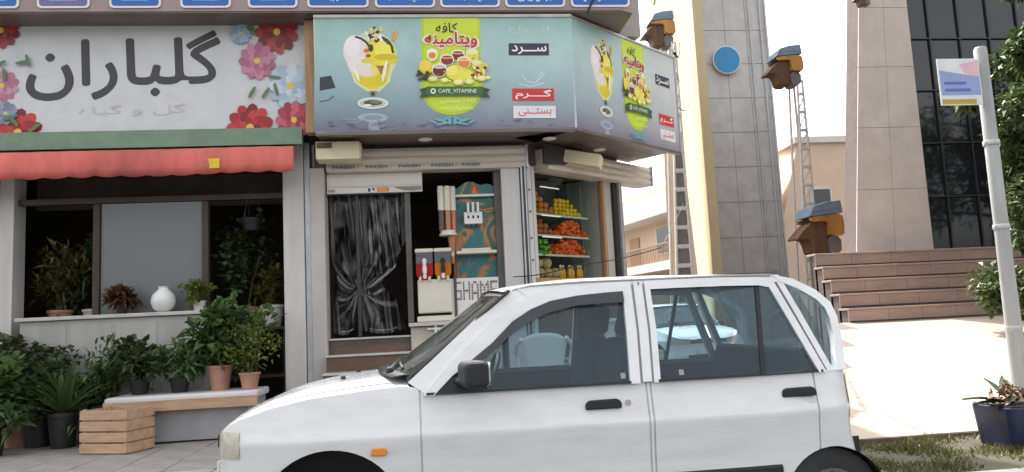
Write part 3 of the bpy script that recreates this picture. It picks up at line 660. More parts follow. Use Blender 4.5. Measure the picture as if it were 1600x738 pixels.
BX(.325, .825, 8.62, 8.75, 2.662, 2.69).build('top_shelf', 'lamp_white', IM, bevel=.008)
p = Print(lambda u, v, d: (u, 8.66 - d, v)); p.poly([(.52, 2.70), (.635, 2.70), (.62, 2.77), (.577, 2.83), (.535, 2.77)], '#a85a28').poly([(.55, 2.70), (.605, 2.70), (.577, 2.80)], '#d08a48'); p.build('crown_print', 'print_matt', IM)
hd = BX(.445, .655, 8.60, 8.68, 2.345, 2.485).build('spigot_head', 'lamp_white', IM, bevel=.012)
for k in range(3):
    x = .495 + k * .055; BX(x - .014, x + .014, 8.575, 8.60, 2.47, 2.59).build('lever', 'white_plastic', hd, bevel=.004); MB().lathe([(.018, 2.32), (.018, 2.345)], (x, 8.63, 0), 8).build('nozzle', 'grey_frame', hd); BX(x - .01, x + .01, 8.593, 8.60, 2.41, 2.44).build('star_button', 'rubber', hd)
BX(.42, .70, 8.672, 8.68, 2.08, 2.31).build('door_panel', 'camo', IM, bevel=.006)
BX(.34, .79, 8.50, 8.68, 2.0, 2.035).build('drip_tray', 'cream_plastic', IM, bevel=.012); BX(.40, .73, 8.54, 8.68, 2.036, 2.065).build('drip_grille', 'cream_plastic', IM, bevel=.008)
p = Print(lambda u, v, d: (u, 8.678 - d, v))
for r_ in range(3): 
    for c in range(3): p.rect(.70 + c * .035, 2.50 + r_ * .04, .725 + c * .035, 2.515 + r_ * .04, '#4f5a58')
p.rect(.66, 2.47, .82, 2.475, '#2c3a38'); p.build('control_label', 'print_matt', IM)
# shake board
SB = thing('menu_board', (.53, 8.60, 1.266), 'white board with dotted capital letters leaning below the ice cream machine', 'board')
BX(.265, .80, 8.585, 8.60, 1.268, 1.735).build('board', 'white_plastic', SB)
FONT5 = {'S': ['1111', '1000', '1000', '1111', '0001', '0001', '1111'], 'H': ['1001', '1001', '1001', '1111', '1001', '1001', '1001'], 'A': ['0110', '1001', '1001', '1001', '1111', '1001', '1001'], 'M': ['10001', '11011', '10101', '10101', '10001', '10001', '10001']}
p = Print(lambda u, v, d: (u, 8.585 - d, v)); x = .305
for chs in 'SHAMS':
    g = FONT5[chs]
    for r_, row in enumerate(g):
        for c, bit in enumerate(row):
            if bit == '1':
                xx, zz = x + c * .0205, 1.685 - r_ * .030; p.rect(xx, zz - .013, xx + .0165, zz + .012, '#7d6a64')
    x += len(g[0]) * .0205 + .013
p.build('lettering', 'print_matt', SB)

# ------------------------------------------------------------------ display in the corner window
DS = thing('display_shelf', ch(.62, 1.706, -.3), 'glass display shelving full of fruit inside the corner window', 'shelf')
SHZ = (1.99, 2.22, 2.47)
m_ = mat('led_strip', (.8, .8, .78), .4, .02); m_.node_tree.nodes['Principled BSDF'].inputs['Emission Color'].default_value = (1, .95, .85, 1); m_.node_tree.nodes['Principled BSDF'].inputs['Emission Strength'].default_value = .15
for z in SHZ:
    b_ = MB().prism([(.09, z - .012), (1.165, z - .012), (1.165, z), (.09, z)], lambda u, v, d: ch(u, v, d), -.55, -.10).build('shelf_board', 'shelf_glass', DS)
    MB().prism([(.09, z - .016), (1.165, z - .016), (1.165, z + .008), (.09, z + .008)], lambda u, v, d: ch(u, v, d), -.098, -.085).build('edge_strip', 'nosing', b_)
for s_ in (.085, 1.155): MB().prism([(s_, 1.71), (s_ + .012, 1.71), (s_ + .012, 2.95), (s_, 2.95)], lambda u, v, d: ch(u, v, d), -.20, -.18).build('upright', 'steel', DS)
for z in (2.80, 2.46, 2.205): MB().prism([(.28, z - .012), (.62, z - .012), (.62, z - .002), (.28, z - .002)], lambda u, v, d: ch(u, v, d), -.08, -.065).build('light_rail', 'led_strip', DS)
mat('lemon', '#d8bd1c', .4, .12, 20); mat('carrot', '#d9601f', .5, .3, 12); mat('cucumber', '#5f9a35', .45, .25, 10); mat('melon', '#a89a6a', .6, .3, 14, .2); mat('orange_fruit', '#b5762a', .45, .25, 14, .1); mat('bottle_yellow', '#c99a2a', .25, .15, 10); mat('bottle_cap', '#d9cfa8', .4, .1); mat('brown_fruit', '#a05a22', .5, .3, 14)
mat('leaf_dark', (.030, .055, .020), .5, .4, 20)
rd = random.Random(21)
def heap(name, proto, spots, label, cat, group):
    me = proto.data
    for i, (s_, z, d, rot) in enumerate(spots):
        if i == 0: o = proto
        else: o = bpy.data.objects.new(name, me); COL.objects.link(o)
        o.location = ch(s_, z, d); o.rotation_euler = rot; o.scale = [rd.uniform(.88, 1.12)] * 3; tag(o, label, cat, group)
def pyramid(s0, s1, z, r, rows, d0=-.16):
    out = []
    for row in range(rows):
        n = max(1, int((s1 - s0) / (2.05 * r)) - row)
        for k in range(n):
            for dd in range(2 if row < 2 else 1): out.append((s0 + r + (row * r) + k * 2.05 * r + rd.uniform(-.005, .005), z + r * .95 + row * r * 1.6, d0 - dd * 2 * r - row * r * .8, (rd.random() * 3, rd.random() * 3, 0)))
    return out
lem = MB().lathe([(.001, -.040), (.010, -.034), (.027, -.018), (.032, 0), (.027, .018), (.010, .034), (.001, .040)], (0, 0, 0), 10).build('lemon', 'lemon', smooth=True)
heap('lemon', lem, pyramid(.60, 1.15, 2.478, .036, 4), 'yellow lemon piled at the right end of the top shelf', 'lemon', 'lemons on the top shelf')
orf = MB().ball((0, 0, 0), .044, n=10, m=7).build('orange', 'orange_fruit', smooth=True)
heap('orange', orf, pyramid(.11, .62, 2.478, .046, 5), 'dull orange fruit heaped at the left end of the top shelf', 'fruit', 'fruit on the top shelf')
brf = MB().ball((0, 0, 0), .042, n=10, m=7).build('peach', 'brown_fruit', smooth=True)
heap('peach', brf, pyramid(.11, .60, 2.23, .043, 3), 'brownish round fruit heaped left of the carrots on the middle shelf', 'fruit', 'fruit on the middle shelf')
car_ = MB().lathe([(.001, -.11), (.014, -.09), (.022, -.03), (.027, .06), (.021, .085), (.001, .09)], (0, 0, 0), 8).build('carrot', 'carrot', smooth=True)
def carrots(z, s0, s1, n):
    out = []
    for k in range(n):
        row = int(k / n * 4.5); w_ = (s1 - s0) * (1 - .16 * row)
        out.append((s0 + (s1 - s0 - w_) * .5 + rd.random() * w_, z + .024 + row * .036, -.15 - rd.random() * .12, (R(90) + rd.uniform(-.25, .25), rd.uniform(-.2, .2), R(40) + rd.uniform(-.9, .9))))
    return out
heap('carrot', car_, carrots(2.228, .58, 1.16, 60), 'bright orange carrot in the heap on the middle shelf', 'carrot', 'carrots on the middle shelf')
c2 = bpy.data.objects.new('carrot', car_.data); COL.objects.link(c2)
heap('carrot', c2, carrots(1.998, .50, 1.16, 66), 'bright orange carrot in the heap on the lowest shelf', 'carrot', 'carrots on the lowest shelf')
cuc = MB().lathe([(.001, -.11), (.017, -.10), (.025, -.03), (.025, .04), (.017, .10), (.001, .11)], (0, 0, 0), 8).build('cucumber', 'cucumber', smooth=True)
heap('cucumber', cuc, carrots(1.998, .13, .48, 34), 'light green cucumber in the heap left of the carrots', 'cucumber', 'cucumbers on the lowest shelf')
mel = MB().ball((0, 0, 0), .066, .066, .07, n=14, m=9).build('melon', 'melon', smooth=True)
heap('melon', mel, [(.17 + .135 * (k % 4), 1.777 + .118 * (k // 4), -.17 - .02 * (k // 4), (rd.random(), rd.random(), rd.random())) for k in range(7)], 'round netted melon stacked on the window sill left of the bottles', 'melon', 'melons on the sill')
def bottle():
    o = MB().lathe([(.030, 0), (.034, .01), (.034, .085), (.026, .115), (.013, .135), (.013, .15)], n=12).build('juice_bottle', 'bottle_yellow', smooth=True)
    MB().lathe([(.016, .15), (.016, .172)], n=10).build('cap', 'bottle_cap', o, world=False); return o
b0 = bottle()
ORD = ['first', 'second', 'third', 'fourth', 'fifth', 'sixth']
for k in range(6):
    o = b0 if k == 0 else copy_tree(b0)
    o.location = ch(.66 + k * .085, 1.706, -.15 - (k % 2) * .03); tag(o, 'yellow juice bottle on the sill, %s from the melons' % ORD[k], 'bottle', 'juice bottles on the sill')

# ------------------------------------------------------------------ white hatchback
def paint(name, col):
    """glossy paint with road dust: patchy, heavier in streaks, duller where it lies"""
    m = mat(name, col, .22, .02, 1.2, coat=.5); n, l = m.node_tree.nodes, m.node_tree.links; b = n['Principled BSDF']; b.inputs['Coat Roughness'].default_value = .06
    base = b.inputs['Base Color'].links[0].from_socket; tc = n.new('ShaderNodeTexCoord'); mp = n.new('ShaderNodeMapping'); mp.inputs['Scale'].default_value = (2.2, 2.2, 9.0); l.new(tc.outputs['Object'], mp.inputs['Vector'])
    nz = n.new('ShaderNodeTexNoise'); nz.inputs['Scale'].default_value = 1.6; nz.inputs['Detail'].default_value = 9; nz.inputs['Roughness'].default_value = .7; l.new(mp.outputs['Vector'], nz.inputs['Vector'])
    mr = n.new('ShaderNodeMapRange'); mr.inputs['From Min'].default_value = .46; mr.inputs['From Max'].default_value = .78; mr.inputs['To Max'].default_value = .42; l.new(nz.outputs['Fac'], mr.inputs['Value'])
    mx = n.new('ShaderNodeMix'); mx.data_type = 'RGBA'; l.new(mr.outputs['Result'], mx.inputs['Factor']); l.new(base, mx.inputs['A']); mx.inputs['B'].default_value = (.46, .44, .40, 1); l.new(mx.outputs['Result'], b.inputs['Base Color'])
    r2 = n.new('ShaderNodeMapRange'); r2.inputs['From Max'].default_value = .42; r2.inputs['To Min'].default_value = .18; r2.inputs['To Max'].default_value = .5; l.new(mr.outputs['Result'], r2.inputs['Value']); l.new(r2.outputs['Result'], b.inputs['Roughness'])
    return m
paint('car_white', (.71, .72, .735)); mat('car_black', (.016, .017, .02), .68, .15, 10, .05); mat('visor_dark', (.035, .037, .045), .3, .1); mat('car_gap', (.30, .30, .305), .7, .1); mat('car_cabin', (.030, .036, .042), .75, .15, 8)
mat('car_seat', (.035, .045, .055), .85, .2, 20); mat('chrome', (.7, .7, .7), .15, .05, metal=1.); mat('indicator', (.72, .25, .03), .25, .1, 20); mat('lamp_lens', (.50, .48, .40), .12, .2, 25, coat=.6); mat('tail_red', (.35, .02, .02), .2, .1); mat('wheel_silver', (.42, .42, .43), .4, .1, metal=.6)
glass('car_glass', (.56, .68, .73), .03, .01, .07, (.30, .46, .56)); glass('windscreen_glass', (.62, .68, .66), .05, .02, .06, (.3, .3, .28))
PLAN = [(-1.06, 0), (-1.055, .25), (-1.035, .45), (-.99, .60), (-.92, .69), (-.80, .75), (-.60, .782), (-.35, .795), (.0, .80), (.5, .802), (1.0, .802), (1.5, .80), (1.75, .79), (1.95, .768), (2.04, .735), (2.11, .68), (2.18, .55), (2.225, .35), (2.24, .15), (2.24, 0)]
def interp(T, x):
    if x <= T[0][0]: return T[0][1]
    for (a, p), (b, q) in zip(T, T[1:]):
        if x <= b: return p + (q - p) * (x - a) / (b - a)
    return T[-1][1]
def cr(T, x):                                           # smooth interpolation
    for i in range(len(T) - 1):
        if x <= T[i + 1][0] or i == len(T) - 2:
            (x0, y0), (x1, y1) = T[i], T[i + 1]; t = max(0, min(1, (x - x0) / (x1 - x0)))
            m0 = (y1 - T[i - 1][1]) / (x1 - T[i - 1][0]) if i else (y1 - y0) / (x1 - x0)
            m1 = (T[i + 2][1] - y0) / (T[i + 2][0] - x0) if i + 2 < len(T) else (y1 - y0) / (x1 - x0)
            h = x1 - x0; return (2 * t ** 3 - 3 * t * t + 1) * y0 + (t ** 3 - 2 * t * t + t) * h * m0 + (-2 * t ** 3 + 3 * t * t) * y1 + (t ** 3 - t * t) * h * m1
SEC = [(.18, .93), (.30, .965), (.48, .968), (.53, .970), (.56, .974), (.66, .988), (.705, .999), (.72, 1.0), (.735, .997), (.76, .985), (.84, .968), (.92, .950), (1.0, .92)]
def section(z): return interp(SEC, z)
ARCH = [(-.47, .345, .335), (1.96, .255, .28)]
def zbot(x):
    z = .20
    for xc, zc, r in ARCH:
        if abs(x - xc) < r: z = max(z, zc + math.sqrt(r * r - (x - xc) ** 2))
    return z
EDGE = [(-1.06, .73), (-.99, .775), (-.9, .825), (-.75, .875), (-.56, .913), (-.3, .938), (-.12, .948), (-.06, .935), (-.03, .912), (.05, .907), (2.0, .907), (2.2, .90), (2.3, .89)]
LEV = [.20, .27, .34, .42, .48, .525, .53, .555, .60, .66, .70, .715, .73, .75, .79, .83, .87, .90, .93, .96]
def perim():
    """plan outline sampled finely: front centre round the near side to rear centre"""
    pts = []
    for (a, p), (b, q) in zip(PLAN, PLAN[1:]):
        n = max(2, int(math.hypot(b - a, q - p) / .035))
        for k in range(n): t = k / n; pts.append((a + (b - a) * t, p + (q - p) * t))
    pts.append(PLAN[-1])
    sm = []
    for i, (x, y) in enumerate(pts):                    # light smoothing
        if 0 < i < len(pts) - 1 and not (.0 < x < 1.8):
            x = (pts[i - 1][0] + 2 * x + pts[i + 1][0]) / 4; y = (pts[i - 1][1] + 2 * y + pts[i + 1][1]) / 4
        sm.append((x, y))
    return sm
PERIM = perim()
DOORS = [(-.055, 1.037), (1.050, 1.90)]
def halfw(x, z):
    w_ = None
    for (a, p), (b, q) in zip(PERIM, PERIM[1:]):
        if a <= x <= b and b > a: w_ = p + (q - p) * (x - a) / (b - a); break
    if w_ is None: w_ = 0.
    return w_ * section(z)
OX = .6                                                  # local origin
def side_col(x, w_, s, rec=0.):
    zb, zt = zbot(x), interp(EDGE, x); row = []
    for L in LEV:
        z = min(max(L, zb), zt); f = section(z)
        bx = 0.
        if x < -.9 or x > 2.1: bx = (-.03 if x < 0 else .03) * max(0, 1 - abs(z - .42) / .16)
        row.append((x + bx - OX, s * (w_ * f - rec), z))
    return row
def make_car(name, loc, rz, label):
    T = thing(name, loc, label, 'car', 'white cars', rz)
    def bl(mb, nm, m, par=None, **k): return mb.build(nm, m, par or T, world=False, **k)
    body = MB()
    for s in (-1, 1):
        P = []
        xs = [p for p in PERIM if not any(a <= p[0] <= b for a, b in DOORS)]
        for a, b in DOORS:                               # recess behind each door
            for x, r in ((a - .0005, 0), (a, .010), (b, .010), (b + .0005, 0)): xs.append((x, None, r))
            n = 26
            for k in range(1, n): xs.append((a + (b - a) * k / n, None, .010))
        xs.sort(key=lambda q: (q[0], -q[1] if q[1] is not None and q[0] > 2.25 else 0))
        for q in xs:
            x = q[0]
            w_ = q[1] if q[1] is not None else halfw(x, .715)
            P.append(side_col(x, w_, s, q[2] if len(q) > 2 else 0.))
        body.grid(P if s < 0 else P[::-1])
    # rear deck sill between the belt lines
    bd = bl(body, 'body', 'car_white', smooth=28)
    # bonnet: crowned sheet from the nose to the cowl
    hood = []
    for i in range(22):
        x = -1.055 + (i / 21) * (.955); row = []
        w_ = halfw(x, interp(EDGE, x)) if i else .28
        ze = interp(EDGE, x)
        zc = cr([(-1.06, .745), (-.98, .815), (-.88, .865), (-.74, .918), (-.56, .955), (-.3, .985), (-.1, 1.0)], x)
        for j in range(25):
            t = -1 + 2 * j / 24; row.append((x - OX - .03 * (1 - t * t) * max(0, (x + .4) / .3 if x > -.4 else 0), t * w_, ze + (zc - ze) * (1 - abs(t) ** 2.6)))
        hood.append(row)
    fm = MB().grid(hood); ho = bl(fm, 'bonnet', 'car_white', smooth=2)
    for s in (-1, 1): bl(MB().tube([(x - OX, s * halfw(x, .9) * .875, interp(EDGE, x) + (cr([(-1.06, .745), (-.98, .815), (-.88, .865), (-.74, .918), (-.56, .955), (-.3, .985), (-.1, 1.0)], x) - interp(EDGE, x)) * (1 - .875 ** 2.6) + .0015) for x in [-1.0 + k * .05 for k in range(18)]], .0035, 5), 'bonnet_gap', 'car_gap', ho)
    for (x, y) in ((-.45, -.3), (-.42, .25)): bl(MB().lathe([(.013, .0), (.013, .012), (.006, .018)], (x - OX, y, .968 if y < 0 else .97), 8), 'washer_jet', 'car_black', ho)
    bl(MB().grid([[(-.115 - OX - .11 * (1 - (t / .7) ** 2) + dx, t, .985 + dz + .012 * (1 - (t / .7) ** 2)) for t in [-.70 + k * .07 for k in range(21)]] for dx, dz in ((-.06, .002), (.0, .012), (.05, .0))]), 'cowl', 'car_black', smooth=2, solid=.006)
    # greenhouse helpers
    def gy(x, z):
        y = .78 - (z - .91) * .298
        if x > 1.65: y -= .165 * ((x - 1.65) / .55) ** 2
        if x < .1: y -= .03 * ((.1 - x) / .25) ** 2
        return y
    def strip(A, Bb, nm, m, out=0., th=.03, par=None, s=-1, **k):
        P = []
        for (a, b) in zip(A, Bb):
            P.append([(q[0] - OX, s * (gy(*q) + o), q[1]) for q, o in ((a, out - th), (a, out), (b, out), (b, out - th))])
        mb = MB().grid(P); mb.add(P[0], [(0, 1, 2, 3)]); mb.add(P[-1], [(3, 2, 1, 0)])
        return bl(mb, nm, m, par, smooth=30, **k)
    def sheet(A, Bb, nm, m, out=0., par=None, s=-1, n=8):
        P = [[((a[0] + (b[0] - a[0]) * t) - OX, s * (gy(a[0] + (b[0] - a[0]) * t, a[1] + (b[1] - a[1]) * t) + out), a[1] + (b[1] - a[1]) * t) for t in [k / n for k in range(n + 1)]] for a, b in zip(A, Bb)]
        return bl(MB().grid(P), nm, m, par, smooth=2)
    for s in (-1, 1):
        # doors with handle, frame, glass and seals
        ds = []
        for di, (a, b) in enumerate(DOORS):
            n = 26; P = []
            for k in range(n + 1):
                x = a + .009 + (b - a - .018) * k / n; P.append(side_col(x, halfw(x, .715), s, 0.))
            zmin = .30
            P = [[(p[0], p[1], max(p[2], zmin)) for p in row] for row in P]
            mb = MB().grid(P if s < 0 else P[::-1])
            e0, e1 = P[0], P[-1]
            for e in (e0, e1): mb.grid([e, [(p[0], p[1] - s * .009, p[2]) for p in e]])
            mb.grid([[row[-1] for row in P], [(r[-1][0], r[-1][1] - s * .045, r[-1][2] + .002) for r in P]])
            d = bl(mb, 'door', 'car_white', smooth=28); ds.append(d)
            # handle: recess plate, pull, lock
            hxx = .815 if di == 0 else 1.80
            hy = s * (halfw(hxx, .81) + .001)
            hp = [(hxx - OX + a_, b_) for a_, b_ in ((-.088, .790), (-.088, .812), (-.080, .827), (-.064, .833), (.062, .835), (.078, .828), (.086, .814), (.086, .790))]
            bl(MB().prism(hp, lambda u, v, dd: (u, hy + s * dd, v), -.004, .020), 'handle', 'car_black', d, bevel=.006)
            bl(MB().prism(rrect(hxx - OX - .088, hxx - OX + .088, .752, .786, .015), lambda u, v, dd: (u, hy + s * dd, v), -.004, .004), 'handle_cup', 'car_white', d, bevel=.003)
            if di == 0: bl(MB().lathe([(.015, -.004), (.015, .006), (.010, .009)], (.935 - OX, s * (halfw(.935, .812)) , .812), 12, 'y'), 'lock', 'chrome', d)
            # black moulding strip low on the door
            mo = [(x, halfw(x, .47)) for x in [a + .008 + (b - a - .016) * k / 16 for k in range(17)] if zbot(x) < .40]
            bl(MB().grid([[(x - OX, s * (w_ + o), z) for o, z in ((0, .40), (.012, .405), (.014, .462), (0, .472))] for x, w_ in mo]), 'moulding', 'car_black', d, smooth=30)
        FO = [(-.035, .90), (.086, 1.035), (.28, 1.207), (.40, 1.295), (.514, 1.352), (.62, 1.374), (.744, 1.387), (.90, 1.394), (1.022, 1.396)]
        FI = [(.015, .90), (.105, .985), (.30, 1.125), (.408, 1.225), (.50, 1.278), (.60, 1.315), (.738, 1.336), (.88, 1.345), (.975, 1.348)]
        strip(FO, FI, 'window_frame', 'car_white', .012, s=s, par=ds[0])
        strip([(1.022, 1.396), (1.018, 1.15), (1.0, .90)], [(.975, 1.348), (.968, 1.15), (.95, .90)], 'window_frame', 'car_white', .0115, s=s, par=ds[0])
        VI = [(.105, .985), (.27, 1.06), (.403, 1.165), (.49, 1.215), (.585, 1.258), (.733, 1.287), (.88, 1.292), (.973, 1.293)]
        VO = [(.105, .985), (.30, 1.125), (.408, 1.225), (.50, 1.278), (.60, 1.315), (.738, 1.336), (.88, 1.345), (.973, 1.348)]
        strip(VO, VI, 'rain_visor', 'visor_dark', .024, .012, s=s, par=ds[0])
        sheet([(.02, .912), (.105, .99), (.403, 1.23), (.585, 1.31), (.733, 1.338), (.972, 1.35)], [(.03, .905), (.2, .905), (.45, .905), (.62, .905), (.78, .905), (.955, .905)], 'side_window', 'car_glass', -.004, s=s, par=ds[0])
        strip([(-.02, .913), (.2, .914), (.5, .914), (.955, .914)], [(-.02, .902), (.2, .901), (.5, .901), (.955, .901)], 'window_seal', 'car_black', .014, .02, s=s, par=ds[0])
        for (qx, qz, par) in ((.91, .938, ds[0]), (1.20, .938, ds[1])):
            sheet([(qx, qz + .014), (qx + .024, qz + .014)], [(qx, qz - .012), (qx + .024, qz - .012)], 'window_sticker', 'car_gap', -.001, par=par, s=s, n=2)
        # black mirror sail and mirror
        sheet([(.0, .913), (.10, .99), (.225, 1.075)], [(.02, .911), (.13, .911), (.24, .911)], 'mirror_base', 'car_black', .010, s=s)
        mir = MB().prism(rrect(.115, .225, .935, 1.055, .03), lambda u, v, dd: (u - OX + dd * .25, s * (.80 + dd), v), .03, .17)
        mi = bl(mir, 'mirror', 'car_black', bevel=.022, seg=3); bl(MB().tube([(.13 - OX, s * .765, .955), (.165 - OX, s * .84, .965)], .025, 8), 'mirror_arm', 'car_black', mi, smooth=True)
        bl(MB().prism(rrect(.845, .955, .945, 1.045, .02), lambda u, v, dd: (.268 - OX + dd, s * u, v), -.006, .002), 'mirror_glass', 'steel', mi)
        # A pillar, B pillar, rear door frame, C pillar, quarter glass, D pillar
        strip([(-.105, .962), (.027, 1.072), (.22, 1.238), (.345, 1.335), (.43, 1.388), (.52, 1.40)], [(-.015, .90), (.105, 1.025), (.30, 1.198), (.415, 1.285), (.49, 1.330), (.54, 1.350)], 'windscreen_pillar', 'car_white', .0, .05, s=s)
        strip([(1.002, 1.398), (1.0, 1.15), (.985, .905)], [(1.104, 1.398), (1.10, 1.15), (1.082, .905)], 'centre_pillar', 'car_gap', .0, .05, s=s)
        strip([(1.036, 1.396), (1.031, 1.15), (1.014, .906)], [(1.080, 1.396), (1.076, 1.15), (1.058, .906)], 'pillar_cover', 'car_white', .010, .01, s=s)
        bl(MB().tube([(1.06 - OX, s * (gy(1.06, 1.37) + .004), 1.372), (1.062 - OX, s * (gy(1.06, 1.37) + .004), 1.392)], .006, 6), 'pillar_notch', 'car_gap')
        strip([(1.092, 1.396), (1.25, 1.397), (1.5, 1.395), (1.70, 1.39), (1.775, 1.37)], [(1.115, 1.352), (1.25, 1.353), (1.5, 1.352), (1.69, 1.347), (1.745, 1.335)], 'window_frame', 'car_white', .0115, s=s, par=ds[1])
        strip([(1.092, 1.396), (1.088, 1.15), (1.068, .90)], [(1.118, 1.352), (1.118, 1.15), (1.10, .90)], 'window_frame', 'car_white', .012, s=s, par=ds[1])
        strip([(1.775, 1.37), (1.84, 1.21), (1.97, .90)], [(1.745, 1.335), (1.80, 1.20), (1.925, .90)], 'window_frame', 'car_white', .0115, s=s, par=ds[1])
        sheet([(1.115, 1.353), (1.4, 1.353), (1.69, 1.347), (1.747, 1.335), (1.80, 1.20), (1.925, .91)], [(1.10, .905), (1.35, .905), (1.60, .905), (1.70, .905), (1.80, .905), (1.925, .905)], 'side_window', 'car_glass', -.004, s=s, par=ds[1])
        strip([(1.672, 1.35), (1.64, 1.12), (1.608, .905)], [(1.694, 1.35), (1.662, 1.12), (1.630, .905)], 'window_divider', 'car_black', .004, .015, s=s, par=ds[1])
        strip([(1.09, .914), (1.4, .914), (1.95, .912)], [(1.09, .901), (1.4, .901), (1.95, .900)], 'window_seal', 'car_black', .014, .02, s=s, par=ds[1])
        strip([(.44, 1.388), (.60, 1.404), (.9, 1.408), (1.5, 1.406), (1.82, 1.398)], [(.50, 1.335), (.64, 1.362), (.9, 1.380), (1.5, 1.380), (1.80, 1.36)], 'roof_rail', 'car_white', .003, .04, s=s)
        strip([(1.785, 1.395), (1.86, 1.21), (1.985, .90)], [(1.825, 1.385), (1.90, 1.205), (2.025, .90)], 'rear_pillar', 'car_white', .002, .05, s=s)
        sheet([(1.83, 1.36), (1.93, 1.315), (2.03, 1.26), (2.07, 1.21), (2.075, 1.10)], [(1.85, 1.30), (1.90, 1.19), (1.96, 1.05), (1.99, .95), (2.01, .905)], 'quarter_window', 'car_glass', -.004, s=s)
        strip([(1.78, 1.40), (1.90, 1.375), (2.03, 1.315), (2.12, 1.245), (2.145, 1.17), (2.14, 1.05), (2.11, .90)], [(1.82, 1.362), (1.92, 1.322), (2.02, 1.265), (2.07, 1.215), (2.085, 1.16), (2.08, 1.05), (2.045, .90)], 'tail_pillar', 'car_white', .004, .05, s=s)
        # front lamp, side indicator, tail lamp
        pp = [p for p in PERIM if -1.045 < p[0] < -.87]
        bl(MB().grid([[(x - OX - .004, s * (w_ * section(z) + .003), z) for z in (.655, .70, .745, min(.775, interp(EDGE, x) - .008))] for x, w_ in pp]), 'headlight', 'lamp_lens', smooth=2)
        bl(MB().prism([(-.285, .645), (-.215, .642), (-.205, .655), (-.213, .678), (-.275, .678)], lambda u, v, dd: (u - OX, s * (halfw(u, .66) + dd), v), -.002, .014), 'side_indicator', 'indicator', bevel=.005)
        pp = [p for p in PERIM if p[0] > 2.10 and p[1] > .40]
        bl(MB().grid([[(x - OX + .002, s * (w_ * section(z) + .003), z) for z in (.66, .74, .82, .87)] for x, w_ in pp]), 'tail_light', 'tail_red', smooth=2)
        # wheels in dark arches
        for xc, zc, r in ARCH:
            L = [(xc + r * math.cos(R(t)), zc + r * math.sin(R(t))) for t in range(-20, 201, 10)]
            bl(MB().grid([[(x - OX, s * (halfw(xc, .6) - o), max(z, .16)) for o in (.004, .3)] for x, z in L]), 'wheel_arch', 'rubber', smooth=2)
            bl(BX(xc - r - OX, xc + r - OX, s * .50 - .005, s * .50 + .005, .16, zc + r), 'wheel_arch', 'rubber')
            wy = .75 if xc < 0 else .715
            wh = bl(MB().lathe([(.15, .0), (.20, .0), (.255, .012), (.268, .04), (.268, .13), (.255, .155), (.20, .165), (.15, .165)], (xc - OX, s * wy - (0 if s < 0 else .165), .268), 28, 'y'), 'wheel', 'rubber', smooth=True)
            yo = s * (wy + .002)
            rim = MB().lathe([(.158, -.01), (.158, .01), (.13, .0), (.04, .0)], (xc - OX, yo - s * .012, .268), 24, 'y')
            rm = bl(rim, 'rim', 'wheel_silver', wh, smooth=True)
            for k in range(8):
                t = 2 * math.pi * k / 8; rm_ = MB().tube([(xc - OX + .045 * math.cos(t), yo, .268 + .045 * math.sin(t)), (xc - OX + .14 * math.cos(t), yo, .268 + .14 * math.sin(t))], .012, 6)
                rim = bl(rm_, 'spoke', 'car_black', wh)
    # roof
    RC = [(.36, 1.392), (.42, 1.409), (.585, 1.430), (.75, 1.442), (1.08, 1.444), (1.36, 1.438), (1.79, 1.418), (1.92, 1.39)]
    RW = lambda x: (gy(x, 1.395) - .004)
    P = []
    for i in range(26):
        x = .37 + (1.53) * i / 25; zc = cr(RC, x); ze = min(zc - .004, interp([(.37, 1.372), (.5, 1.392), (.75, 1.402), (1.5, 1.402), (1.8, 1.395), (1.92, 1.372)], x))
        P.append([(x - OX - (.05 * (1 - t * t) if i == 0 else .03 * (1 - t * t) if i == 1 else 0), t * RW(x), ze + (zc - ze) * (1 - abs(t) ** 3.2)) for t in [-1 + k / 14 for k in range(29)]])
    rf = bl(MB().grid(P), 'roof', 'car_white', smooth=2)
    for s in (-1, 1): bl(MB().tube([(x - OX, s * (gy(x, 1.4) + .003), interp([(.37, 1.365), (.5, 1.394), (.75, 1.404), (1.5, 1.404), (1.8, 1.397)], x)) for x in [.42 + k * .09 for k in range(16)]], .006, 6), 'drip_rail', 'car_gap', rf, smooth=True)
    # windscreen, rear glass and tailgate
    P = [[((-.112 - .12 * (1 - (y / .70) ** 2)) * (1 - v) + (.40 - .06 * (1 - (y / .7) ** 2)) * v - OX, y * (1 - v * .085), (.972 + .02 * (1 - (y / .7) ** 2)) * (1 - v) + (1.372 + .022 * (1 - (y / .7) ** 2)) * v) for v in [k / 8 for k in range(9)]] for y in [-.715 + k * .0715 for k in range(21)]]
    ws = bl(MB().grid(P), 'windscreen', 'windscreen_glass', smooth=2)
    bl(MB().grid([[tuple(Vector(P[i][8]) + Vector((dx, 0, dz))) for dx, dz in ((-.035, -.026), (.004, .006))] for i in range(21)]), 'screen_trim', 'car_black', ws, solid=.008)
    for e in (0, 20):
        sg = -1 if e == 0 else 1
        bl(MB().tube([tuple(Vector(P[e][j]) + Vector((0, 0, .004))) for j in range(9)], .008, 5), 'screen_trim', 'car_black', ws, smooth=True)
    for (y0, y1) in ((-.52, .05), (.0, .52)):
        wp = MB().tube([(-.20 - OX, y0 + .02, 1.012), (-.165 - OX, y0 + .20, 1.045), (-.16 - OX, y1, 1.035)], .009, 6)
        wo = bl(wp, 'wiper', 'car_black', smooth=True); bl(MB().tube([(-.13 - OX, y0 - .08, 1.022), (-.155 - OX, y0 + .2, 1.040), (-.165 - OX, y1 + .06, 1.032)], .008, 5), 'blade', 'rubber', wo); bl(MB().ball((-.20 - OX, y0 + .02, 1.01), .02, n=8, m=6), 'wiper_hub', 'car_black', wo, smooth=True)
